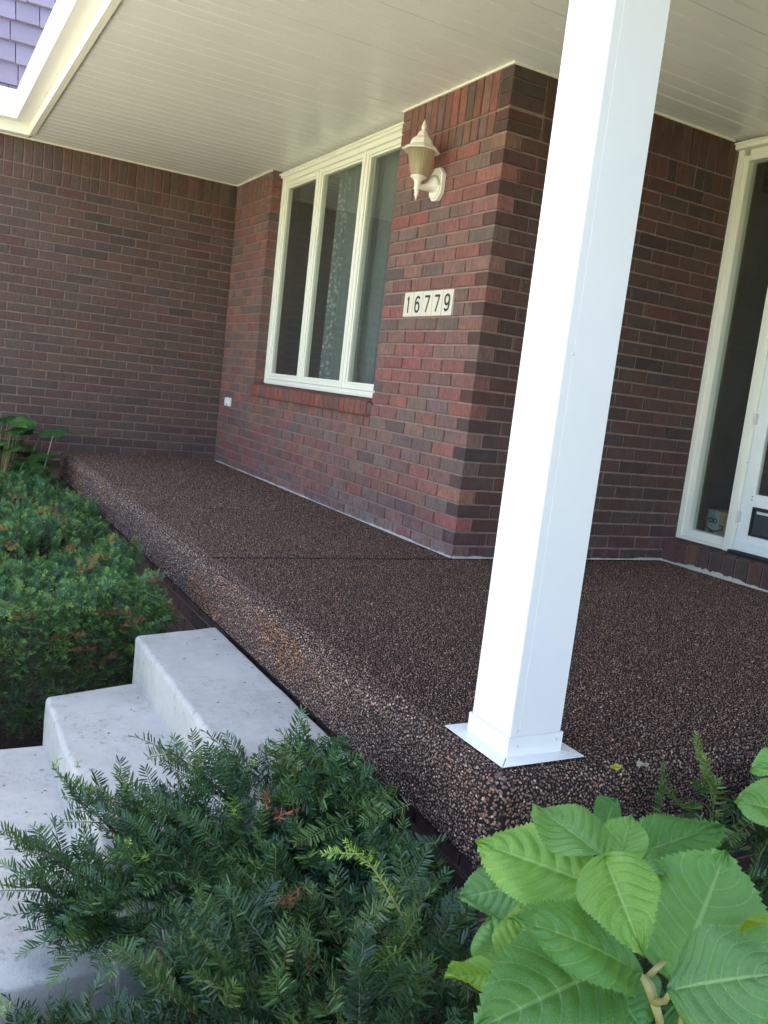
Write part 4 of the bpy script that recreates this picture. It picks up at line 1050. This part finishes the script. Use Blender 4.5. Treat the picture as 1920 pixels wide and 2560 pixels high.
# tips measured against the steps and the slab (pixel, depth)
for (px, py, dep, sx, sy, n) in (
    (365, 1820, 2.14, 700, 2050, 12), (560, 1850, 2.20, 760, 2080, 11), (700, 1815, 2.18, 820, 2060, 11), (760, 1800, 2.16, 860, 2060, 11), (800, 1850, 2.12, 900, 2080, 10),
    (130, 1935, 2.02, 430, 2130, 12), (190, 1930, 2.05, 460, 2130, 11), (250, 1960, 2.03, 520, 2130, 11), (340, 1945, 2.08, 560, 2120, 10), (440, 1980, 2.05, 640, 2130, 10),
    (10, 2060, 1.92, 330, 2170, 12), (0, 2180, 1.88, 330, 2200, 12), (50, 2110, 1.90, 360, 2170, 10), (30, 2260, 1.90, 300, 2200, 11), (60, 2340, 1.88, 330, 2210, 12), (130, 2330, 1.86, 340, 2200, 12), (235, 2390, 1.84, 400, 2180, 12), (180, 2230, 1.86, 400, 2150, 12),
    (330, 2080, 1.90, 560, 2200, 12), (420, 2120, 1.88, 640, 2230, 12), (280, 2120, 1.90, 520, 2200, 11), (520, 2010, 1.98, 720, 2150, 11), (620, 2000, 2.0, 780, 2160, 11), (700, 1960, 2.02, 840, 2130, 11),
    (830, 1930, 2.06, 930, 2120, 10), (880, 1960, 2.02, 960, 2150, 10), (820, 2010, 1.95, 900, 2200, 11), (980, 2080, 1.95, 1020, 2260, 10), (930, 2060, 1.93, 1000, 2260, 11), (1090, 2090, 1.95, 1100, 2280, 9),
    (640, 2110, 1.85, 800, 2240, 12), (740, 2080, 1.88, 880, 2220, 12), (560, 2200, 1.78, 760, 2300, 12), (700, 2230, 1.74, 900, 2330, 12), (860, 2200, 1.80, 960, 2340, 12), (980, 2250, 1.76, 1040, 2400, 11)):
    spray(at(px, py, dep), at(sx, sy + 40, dep + 0.06) + np.array((0, 0, -0.06)), n)
# body of the shrub
def yew_body(n, fx, fy, zt, zb, tms, hi=True):
    for i in range(n):
        a = random.random() * 2 * math.pi; rr = math.sqrt(random.random())
        x = fx[0] + fx[1] * rr * math.cos(a); y = fy[0] + fy[1] * rr * math.sin(a)
        top = zt - 0.22 * rr ** 3 + lump(x * 2, y * 2, 1.0)
        z = top - (top - zb) * random.random() ** 1.6
        dep_ = (top - z) / (top - zb + 1e-6)
        out = uvec((math.cos(a) * rr, math.sin(a) * rr, 0.75 * (0.7 - 2.0 * dep_)))
        d = uvec(out + rng.normal(0, 0.45, 3) + np.array((0.25, -0.1, 0)))
        g = green() * (0.78 - 0.25 * dep_); tp = g * 1.7 if random.random() < 0.10 else g * 1.2  # green darkens with depth: shade of the shrub's inside put into the colour
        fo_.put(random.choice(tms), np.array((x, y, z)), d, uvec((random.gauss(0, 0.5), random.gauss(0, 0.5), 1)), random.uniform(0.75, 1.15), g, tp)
HT = ['h0', 'h1', 'h2', 'h3', 'h4', 'h5', 'r0', 'r1', 'r2']
yew_body(950, (6.14, 0.40), (-1.66, 0.36), -0.22, -0.66, HT)
yew_body(220, (6.16, 0.28), (-1.98, 0.26), -0.58, -0.69, HT)
yew_body(300, (6.35, 0.30), (-1.62, 0.35), -0.26, -0.62, HT)
yew_body(230, (5.82, 0.15), (-2.10, 0.20), -0.565, -0.70, HT)
# the feathery outer mass of the shrub, as seen over the steps
def inside(x, y, poly):
    c = False; j = len(poly) - 1
    for i in range(len(poly)):
        if (poly[i][1] > y) != (poly[j][1] > y) and x < (poly[j][0] - poly[i][0]) * (y - poly[i][1]) / (poly[j][1] - poly[i][1]) + poly[i][0]: c = not c
        j = i
    return c
MASS = [(300, 2060), (330, 2020), (430, 1970), (500, 1900), (640, 1910), (720, 1880), (820, 1900), (880, 1990), (960, 2090), (1090, 2190), (1160, 2330), (1080, 2560), (330, 2560), (420, 2440), (430, 2330), (400, 2250), (330, 2200)]
MASS2 = [(680, 1865), (830, 1865), (905, 1950), (1000, 2070), (1090, 2160), (900, 2180), (720, 2000)]
n_ = 0
while n_ < 150:
    px, py = random.uniform(680, 1090), random.uniform(1860, 2180)
    if not inside(px, py, MASS2): continue
    n_ += 1
    p = at(px, py, 2.04 - 0.0006 * (py - 1860) + random.uniform(-0.03, 0.10))
    d = uvec(-UP * random.uniform(-0.3, 1.0) * -1 + RIGHT * random.gauss(0, 0.5) + TOC_ * random.uniform(0, 0.6)); g = green() * random.uniform(0.75, 1.0)
    fo_.put(random.choice(['h0', 'h1', 'h2', 'h3', 's0', 's1', 's2', 's3', 'r0']), p - d * 0.06, d, uvec(np.array((0, 0, 1.0)) + TOC_ * 0.5 + rng.normal(0, 0.4, 3)), random.uniform(0.8, 1.05), g, g * 1.3)
n_ = 0
while n_ < 760:
    px, py = random.uniform(0, 1180), random.uniform(1850, 2560)
    if not inside(px, py, MASS): continue
    n_ += 1
    dep = 2.10 - 0.00062 * (py - 1850) - (0.00022 * (400 - px) if px < 400 else 0) + random.random() ** 1.4 * 0.22
    p = at(px, py, dep)
    if p[2] < GROUND + 0.04: continue
    ox, oy = (px - 760) / 600.0, (py - 2200) / 500.0
    d = uvec(RIGHT * ox * 0.9 - UP * oy * 0.9 + np.array((0, 0, 0.25 if py < 2100 else -0.15)) + TOC_ * random.uniform(0.0, 0.7) + rng.normal(0, 0.38, 3))
    inner = min(1.0, max(0, (dep - (2.10 - 0.00062 * (py - 1850))) / 0.22))
    g = green() * random.uniform(0.75, 1.05); tp = g * 1.8 + np.array((0.015, 0.025, 0)) if random.random() < 0.12 else g * 1.25
    fo_.put(random.choice(['h0', 'h1', 'h2', 'h3', 'h4', 'h5', 's0', 's1', 's2', 's3', 's4', 'r0', 'r1']), p - d * 0.05, d, uvec(np.array((0, 0, 1.0)) + TOC_ * 0.5 + rng.normal(0, 0.4, 3)), random.uniform(0.85, 1.1), g, tp)
# the long pale new shoot and a few fresh tufts, some dead sprays
pts = [at(x, y, d) for x, y, d in ((1075, 2440, 1.62), (1040, 2370, 1.60), (1000, 2280, 1.58), (960, 2210, 1.57), (925, 2160, 1.56), (890, 2135, 1.56), (850, 2132, 1.56))]
BR.append((pts, [0.0022, 0.0021, 0.002, 0.0018, 0.0016, 0.0013, 0.001], 'stem'))
for k in range(len(pts) - 1):
    d = uvec(pts[k + 1] - pts[k]); 
    fo_.put('r%d' % (k % 3), pts[k], d, np.array((0, 0.2, 1.0)), 0.72 if k < 4 else 0.55, YOUNG * (0.45 + 0.1 * k), YOUNG * (0.6 + 0.1 * k))
for (px, py, d_) in ((5, 2500, 1.62), (18, 2515, 1.62), (0, 2530, 1.6), (136, 1905, 2.0), (192, 1908, 2.04), (760, 1872, 2.12), (630, 1910, 2.1), (1025, 2160, 1.9), (310, 2110, 1.86), (370, 2140, 1.84), (580, 2025, 1.95)):
    fo_.put(random.choice(['t0', 't1']), at(px, py + 12, d_), uvec((random.gauss(0, .3), random.gauss(0, .3), 1)), np.array((1, 0.2, 0)), 0.8, YOUNG, YOUNG * 1.3)
for (px, py, d_, n) in ((685, 2025, 1.86, 3), (748, 2215, 1.70, 2), (742, 2240, 1.70, 2), (770, 2370, 1.62, 3), (1110, 2290, 1.75, 2)):
    for k in range(n):
        c_ = DEADR * random.uniform(1.0, 1.5)
        fo_.put(random.choice(['d0', 'd1']), at(px + random.gauss(0, 8), py + random.gauss(0, 8), d_), uvec((random.uniform(-.6, .6), random.uniform(-.6, .6), random.uniform(-1, 0.6))), np.array((0.7, 0.3, 0.3)), random.uniform(0.5, 0.8), c_, c_)
o = fo_.build(TH, 'foliage', yf); o.matrix_parent_inverse = YI
for i in range(10):
    a = random.random() * 6.28
    BR.append(([root + np.array((random.gauss(0, .05), random.gauss(0, .05), -0.02)), root + np.array((0.15 * math.cos(a), 0.15 * math.sin(a), 0.18)), root + np.array((0.30 * math.cos(a), 0.28 * math.sin(a), 0.34))], [0.012, 0.009, 0.004], 'bark'))
BR.append(([at(600, 2560, 1.75), at(680, 2500, 1.78), at(740, 2460, 1.82), at(800, 2440, 1.86)], [0.010, 0.009, 0.007, 0.004], 'bark'))
def branches(lst, parent, inv):
    for pts, rad, mt in lst:
        q = MB(); q.tube(pts, rad, 6); o = q.build('branch', M[mt], parent); o.matrix_parent_inverse = inv
branches(BR, yf, YI)

# --- yew on the right end of the slab
yr = empty('yew_shrub', (6.3, -0.4, GROUND)); tag(yr, 'shaded yew growing against the right end of the porch slab, behind the hydrangea', 'shrub', 'yew shrubs')
YI = Matrix.Translation((-6.3, 0.4, -GROUND))
fo_ = Foliage()
for i in range(1700):
    y = random.uniform(-1.15, 0.9); x = 6.06 + random.random() ** 1.3 * 0.5
    top = -0.22 + 0.17 * min(1, max(0, (y + 1.1) / 0.35)) + lump(x * 2, y * 2, 3.0) * 0.8
    z = top - (top - GROUND - 0.05) * random.random() ** 1.8
    d = uvec(np.array((random.uniform(-0.2, 0.9), random.gauss(0, 0.6), random.uniform(-0.2, 0.8)))); g = green() * 0.95
    fo_.put(random.choice(HT), np.array((x, y, z)), d, uvec((random.gauss(0, 0.5), random.gauss(0, 0.5), 1)), random.uniform(0.7, 1.05), g, g * 1.3)
p0 = at(1790, 2010, 1.95); p1 = at(1745, 1865, 1.98)
for k in range(5):
    t = k / 5; fo_.put('r%d' % (k % 3), p0 * (1 - t) + p1 * t, uvec(p1 - p0), np.array((1, 0, 0.2)), 0.75 - 0.06 * k, YOUNG * 0.5, YOUNG * 0.7)
o = fo_.build(TH, 'foliage', yr); o.matrix_parent_inverse = YI
for i in range(8):
    y = random.uniform(-1.0, 0.8)
    branches([([(6.3, y, GROUND - 0.02), (6.3 + random.gauss(0, .06), y + random.gauss(0, .06), -0.45), (6.3 + random.gauss(0, .12), y + random.gauss(0, .1), -0.25)], [0.012, 0.008, 0.003], 'bark')], yr, YI)

# ------------------------------------------------------------------ hydrangeas
def leaf_mesh(length, width, fold=0.18, droop=0.25, wav=0.006, teeth=30, nt=105, ns=20, seed=0, curl=0.0):
    r = random.Random(seed); V = []; F = []; UVv = []
    def half(t):
        if t <= 0 or t >= 1: return 0.0
        w = t ** 0.66 * (1 - t) ** 1.02 / 0.3235
        if t > 0.86: w *= 1 - 0.40 * ((t - 0.86) / 0.14) ** 0.7
        return w
    ph = r.uniform(0, 6)
    for i in range(nt + 1):
        t = i / nt; hw = half(t) * width / 2
        tooth = (teeth * t) % 1.0
        serr = (1 - tooth) * 0.0042 * (length / 0.15) * (1 if 0.08 < t < 0.97 else 0)
        for j in range(ns + 1):
            s = -1 + 2 * j / ns; a = abs(s)
            x = t * length; y = s * hw
            if j in (0, ns): y += math.copysign(serr, s); x += serr * 0.6
            # quilting between the veins
            ph_ = (t * 8 - 2.1 * a ** 1.25) % 1.0
            qz = 0.0040 * (length / 0.15) * (math.sin(math.pi * ((ph_ + 0.5) % 1.0)) ** 0.7) * min(1, a * 5) * (1 - a ** 6)
            z = fold * a * hw * (1 - 0.25 * a) + qz - droop * length * t * t + wav * math.sin(9 * t + 3 * s + ph) * a + curl * max(0, t - 0.7) ** 2 * length
            if a < 0.02: z -= 0.0012
            V.append((x, y, z)); UVv.append((t, (s + 1) / 2))
    for i in range(nt):
        for j in range(ns):
            a = i * (ns + 1) + j; F.append((a, a + ns + 1, a + ns + 2, a + 1))
    me = bpy.data.meshes.new('leaf'); me.from_pydata(V, [], F)
    uvl = me.uv_layers.new(name='UVMap')
    idx = np.zeros(len(me.loops), np.int32); me.loops.foreach_get('vertex_index', idx)
    uvl.data.foreach_set('uv', np.array(UVv, np.float32)[idx].ravel())
    me.polygons.foreach_set('use_smooth', np.ones(len(me.polygons), bool))
    return me

def place_leaf(parent, base, tip, normal, width, color, inv=None, name='leaf', **kw):
    base = np.array(base); tip = np.array(tip); ln = np.linalg.norm(tip - base); x = (tip - base) / ln
    n = np.array(normal, float); z = n - x * (n @ x); z /= np.linalg.norm(z); y = np.cross(z, x)
    droop = kw.get('droop', 0.12)
    me = leaf_mesh(ln * 1.02, width, **kw); me.materials.append(M['leaf'])
    o = bpy.data.objects.new(name, me); link(o, parent)
    # undo the droop at the tip so that the measured tip is kept
    xa = x + z * droop; xa /= np.linalg.norm(xa); za = z - xa * (z @ xa); za /= np.linalg.norm(za); ya = np.cross(za, xa)
    mm = Matrix.Identity(4)
    for i in range(3): mm[i][0] = xa[i]; mm[i][1] = ya[i]; mm[i][2] = za[i]; mm[i][3] = base[i]
    if inv is not None: o.matrix_parent_inverse = inv
    o.matrix_basis = mm; o.color = tuple(color) + (1,)
    return o

hy = empty('hydrangea_shrub', (6.70, -1.62, GROUND)); tag(hy, 'hydrangea with large bright green toothed leaves in the near right corner', 'shrub', 'hydrangeas')
HYI = Matrix.Translation((-6.70, 1.62, -GROUND))
cx_, cy_ = 1060, 1900; sc_ = 1.929
def hp(x, y, d): return at(cx_ + x / sc_, cy_ + y / sc_, d)
LG = {'a': (0.080, 0.205, 0.036), 'b': (0.115, 0.245, 0.028), 'c': (0.068, 0.185, 0.042), 'd': (0.094, 0.230, 0.036), 'y': (0.15, 0.27, 0.02), 'k': (0.042, 0.12, 0.028)}
TOC = -FWD
LEAVES = [  # base(x,y,depth) tip(x,y,depth) width(m) colour  normal mix (up, to camera, right)
    ((868, 470, 1.02), (530, 225, 1.12), 0.084, 'a', (0.75, 0.55, 0.15), dict(fold=0.12, droop=0.10)),
    ((838, 612, 1.05), (262, 402, 1.14), 0.116, 'b', (0.70, 0.65, 0.0), dict(fold=0.10, droop=0.12)),
    ((938, 492, 1.08), (1000, 262, 1.12), 0.056, 'd', (0.35, 0.85, -0.3), dict(fold=0.35, droop=0.05)),
    ((955, 488, 1.10), (1436, 325, 1.22), 0.074, 'a', (0.75, 0.50, -0.15), dict(fold=0.10, droop=0.14)),
    ((872, 330, 1.25), (918, 192, 1.30), 0.068, 'c', (0.5, 0.8, 0.4), dict(fold=0.15, droop=0.05)),
    ((520, 600, 1.20), (172, 668, 1.20), 0.080, 'c', (0.80, 0.45, 0.1), dict(fold=0.08, droop=0.12)),
    ((872, 468, 1.00), (1047, 918, 0.90), 0.088, 'b', (0.45, 0.85, -0.25), dict(fold=0.22, droop=0.16)),
    ((1036, 1030, 0.97), (432, 775, 0.90), 0.094, 'a', (0.85, 0.40, 0.1), dict(fold=0.10, droop=0.22)),
    ((388, 1012, 1.10), (322, 752, 1.14), 0.070, 'a', (0.55, 0.80, -0.2), dict(fold=0.15, droop=0.06)),
    ((400, 1005, 1.06), (560, 645, 1.10), 0.060, 'y', (0.35, 0.6, -0.7), dict(fold=0.25, droop=0.10)),
    ((365, 1035, 1.05), (102, 1050, 1.02), 0.056, 'y', (0.95, -0.05, 0.0), dict(fold=0.2, droop=0.06)),
    ((935, 980, 0.99), (235, 1310, 0.90), 0.132, 'a', (0.75, 0.55, 0.2), dict(fold=0.10, droop=0.12)),
    ((1210, 1085, 1.00), (1452, 448, 1.08), 0.175, 'd', (0.55, 0.75, -0.25), dict(fold=0.14, droop=0.10)),
    ((1178, 1112, 0.88), (1790, 1030, 0.82), 0.104, 'c', (0.85, 0.45, -0.1), dict(fold=0.08, droop=0.18)),
    ((1790, 260, 1.10), (1506, 200, 1.10), 0.072, 'd', (0.75, 0.55, 0.1), dict(fold=0.12, droop=0.12)),
    ((1790, 10, 1.15), (1578, 45, 1.15), 0.048, 'd', (0.8, 0.4, 0.1), dict(fold=0.12, droop=0.1)),
    ((1000, 490, 1.12), (1150, 665, 1.10), 0.064, 'k', (0.5, 0.5, -0.7), dict(fold=0.4, droop=0.15)),
    ((1002, 495, 1.09), (1168, 560, 1.06), 0.048, 'a', (0.9, 0.5, -0.2), dict(fold=0.2, droop=0.25)),
    ((905, 1085, 1.0), (1065, 1320, 0.97), 0.096, 'c', (0.6, 0.75, 0.1), dict(fold=0.12, droop=0.1)),
    ((800, 1190, 1.08), (680, 1420, 1.0), 0.088, 'k', (0.7, 0.6, 0.1), dict(fold=0.1, droop=0.1)),
    ((1240, 1160, 1.02), (1400, 1400, 0.98), 0.104, 'c', (0.6, 0.75, 0.1), dict(fold=0.1, droop=0.1)),
    ((1440, 1180, 0.98), (1720, 1330, 0.92), 0.104, 'd', (0.7, 0.6, 0.1), dict(fold=0.1, droop=0.1)),
    ((1740, 745, 0.98), (1490, 850, 1.0), 0.036, 'y', (0.7, 0.1, 0.6), dict(fold=0.2, droop=0.1)),
    ((1160, 900, 1.12), (1300, 1060, 1.05), 0.080, 'k', (0.7, 0.6, 0.1), dict(fold=0.1, droop=0.1)),
    ((1000, 1000, 1.10), (930, 1120, 1.08), 0.056, 'b', (0.6, 0.7, 0.1), dict(fold=0.1, droop=0.1)),
    ((1060, 900, 1.15), (1180, 700, 1.22), 0.088, 'k', (0.6, 0.7, 0.1), dict(fold=0.1, droop=0.1)),
    ((560, 760, 1.22), (420, 740, 1.25), 0.048, 'k', (0.8, 0.4, 0.1), dict(fold=0.1, droop=0.1)),
    ((1560, 860, 1.05), (1640, 1000, 1.0), 0.080, 'k', (0.8, 0.4, 0.1), dict(fold=0.1, droop=0.1)),
]
for i, (b, t, w, cname, nm, kw) in enumerate(LEAVES):
    nrm = np.array((0, 0, 1.0)) * nm[0] + TOC * nm[1] + RIGHT * nm[2]
    c = np.array(LG[cname]) * random.uniform(0.95, 1.3) * np.array((random.uniform(0.95, 1.25), 1, 1))
    place_leaf(hy, hp(*b), hp(*t), nrm, w, c, HYI, seed=i, **kw)
q = MB()
node = hp(1112, 1170, 0.97); node2 = hp(868, 472, 1.10)
q.tube([hp(1180, 1900, 1.05), hp(1150, 1400, 1.0), hp(1135, 1250, 0.98), node], [0.0055, 0.005, 0.0048, 0.0055], 10)
q.tube([node, hp(1075, 1080, 0.975), hp(1040, 1030, 0.98), hp(1000, 1000, 0.98)], [0.0055, 0.0046, 0.0034, 0.0022], 8)
q.tube([node, hp(1095, 1090, 0.985), hp(1062, 1040, 0.99)], [0.005, 0.0045, 0.004], 8)
q.tube([node, hp(1160, 1165, 0.95), hp(1190, 1120, 0.90)], [0.0045, 0.0035, 0.003], 8)
q.tube([hp(1085, 1045, 0.99), hp(1120, 1005, 0.99), hp(1160, 975, 1.0)], [0.004, 0.0035, 0.003], 8)
q.tube([hp(1230, 1400, 1.0), hp(1240, 1250, 0.98), hp(1262, 1150, 0.97)], [0.0035, 0.003, 0.0025], 8)
q.tube([hp(1340, 1400, 1.02), hp(1338, 1240, 0.99)], [0.002, 0.002], 8)
q.tube([hp(830, 1500, 1.2), hp(828, 900, 1.17), hp(830, 650, 1.14), node2], [0.005, 0.0045, 0.004, 0.003], 8)
q.tube([node2, hp(910, 480, 1.09), hp(955, 490, 1.10)], [0.003, 0.0025, 0.0025], 8)
o = q.build('stem', M['stem'], hy); o.matrix_parent_inverse = HYI

# far hydrangea by the end wall
hf = empty('hydrangea_shrub', (0.45, -1.85, GROUND)); tag(hf, 'small shaded hydrangea against the end wall, at the far left behind the hedge', 'shrub', 'hydrangeas')
HFI = Matrix.Translation((-0.45, 1.85, -GROUND)); q = MB()
for i in range(60):
    a = random.uniform(0, 6.28); rr = random.uniform(0.02, 0.30)
    b = np.array((0.50 + rr * math.cos(a) * 0.8, -1.74 + rr * math.sin(a) * 0.95, 0.02 + random.uniform(-0.34, 0.24) * (1 - rr)))
    dr = uvec((math.cos(a), math.sin(a) * 1.1, random.uniform(-0.35, 0.35)))
    t = b + dr * random.uniform(0.16, 0.24)
    c = np.array(random.choice([LG['c'], LG['k'], LG['a']])) * random.uniform(0.6, 0.95)
    place_leaf(hf, b, t, (0.35, -0.25, 0.9), random.uniform(0.12, 0.17), c, HFI, seed=100 + i, fold=0.12, droop=0.15, nt=20, ns=8, teeth=14)
    q.tube([(0.5, -1.80, GROUND), (0.5 + (b[0] - 0.5) * 0.4, -1.80 + (b[1] + 1.80) * 0.4, -0.35), tuple(b)], [0.006, 0.004, 0.002], 5)
o = q.build('stem', M['stem'], hf); o.matrix_parent_inverse = HFI

# ------------------------------------------------------------------ small things
tw_ = empty('dead_twig', (0.75, -1.6, GROUND)); tag(tw_, 'thin pale dead twig leaning against the end wall above the hedge', 'twig')
TI_ = Matrix.Translation((-0.75, 1.6, -GROUND)); q = MB()
q.tube([at(92, 1205, 6.35), at(112, 1165, 6.35), at(124, 1120, 6.35), at(133, 1088, 6.35)], [0.005, 0.0045, 0.004, 0.002], 6); q.tube([at(96, 1200, 6.35), (0.75, -1.6, GROUND)], [0.005, 0.006], 6)
o = q.build('stick', mat_paint('pale_twig', (0.36, 0.30, 0.25), 0.8, 0.2, 50.0), tw_); o.matrix_parent_inverse = TI_

sp = empty('garden_spotlight', (5.665, -1.375, GROUND)); tag(sp, 'small black garden spotlight with shiny dome tucked into the yew beside the slab', 'garden light')
q = MB(); q.lathe([(0.006, 0.0), (0.006, 0.50)], 8, (0, 0, 0)); q.build('stake', M['rubber'], sp)
q = MB(); q.lathe([(0.001, 0.49), (0.020, 0.495), (0.024, 0.51), (0.025, 0.535), (0.024, 0.537)], 20, (0, 0, 0)); q.build('housing', M['rubber'], sp)
k = Mat('dark_lens'); dl = k.done(k.bsdf((0.01, 0.015, 0.03), 0.04, None, 0.8))
q = MB(); q.lathe([(0.0245, 0.5372)] + [(0.0245 * math.cos(t), 0.5372 + 0.022 * math.sin(t)) for t in np.linspace(0.2, 1.55, 8)], 24, (0, 0, 0)); q.build('dome', dl, sp)

wd = empty('seedling', (6.20, -1.72, GROUND)); tag(wd, 'small weed with pale round leaves at the bottom of the foreground yew', 'plant')
WI = Matrix.Translation((-6.20, 1.72, -GROUND))
wl = [(833, 2465, 0), (846, 2480, 1), (828, 2492, 0), (855, 2505, 1), (840, 2520, 0), (862, 2535, 1), (885, 2548, 0), (905, 2556, 1), (872, 2520, 0)]
for i, (x, y, s_) in enumerate(wl):
    b = at(x, y + 8, 1.50); t = at(x + (-14 if s_ == 0 else 15), y - 14, 1.49)
    place_leaf(wd, b, t, np.array((0, 0, 0.6)) + TOC, 0.015, np.array((0.20, 0.30, 0.21)) * random.uniform(0.8, 1.1), WI, seed=200 + i, fold=0.1, droop=0.08, nt=16, ns=8, teeth=7, wav=0.001)
q = MB(); q.tube([at(800, 2410, 1.52), at(825, 2450, 1.51), at(845, 2495, 1.505), at(870, 2540, 1.50), at(910, 2580, 1.49), np.array((6.20, -1.72, GROUND))], [0.001, 0.0012, 0.0014, 0.0015, 0.0016, 0.002], 5)
o = q.build('stem', M['bark'], wd); o.matrix_parent_inverse = WI

for nm, px, py, c, lab in (('fallen_leaf', 1525, 1920, (0.42, 0.36, 0.03), 'yellow fallen leaf lying on the slab edge right of the post'), ('fallen_leaf', 1592, 1913, (0.40, 0.36, 0.26), 'pale dry fallen leaf lying on the slab edge right of the post')):
    d_ = FWD + RIGHT * (px - 960) / FPX - UP * (py - 1280) / FPX; t_ = (0.006 - CAM[2]) / d_[2]; p_ = CAM + d_ * t_
    me = leaf_mesh(0.034, 0.020, fold=0.3, droop=0.1, wav=0.003, nt=14, ns=6, teeth=6, seed=int(px)); me.materials.append(M['leaf'])
    o = link(bpy.data.objects.new(nm, me)); o.location = p_; o.rotation_euler = (0.15, -0.1, 1.4); o.color = c + (1,)
    tag(o, lab, 'leaf', 'fallen leaves on the slab')

# dry needles and crumbs fallen on the steps
q = MB()
for i in range(60):
    lv = random.choice([(4.3, 5.5, -1.60, -1.31, -0.214), (4.4, 5.5, -1.92, -1.64, -0.376), (4.45, 5.5, -2.5, -1.96, -0.540)])
    x, y = random.uniform(lv[0], lv[1]), random.uniform(lv[2], lv[3]); a = random.uniform(0, 3.14); ln = random.uniform(0.003, 0.016); w_ = random.uniform(0.001, 0.0022)
    if random.random() < 0.4: y = lv[3] - random.random() ** 2 * 0.05
    dx, dy = math.cos(a) * ln / 2, math.sin(a) * ln / 2; nx_, ny_ = -math.sin(a) * w_, math.cos(a) * w_; z = lv[4] + 0.003
    q.add([(x - dx, y - dy, z), (x + nx_, y + ny_, z + 0.001), (x + dx, y + dy, z), (x - nx_, y - ny_, z), (x, y, z + 0.0025)], [(0, 1, 4), (1, 2, 4), (2, 3, 4), (3, 0, 4)])
tag(q.build('needle_litter', M['bark']), 'dry needles and crumbs scattered on the concrete steps', 'litter', kind='stuff')
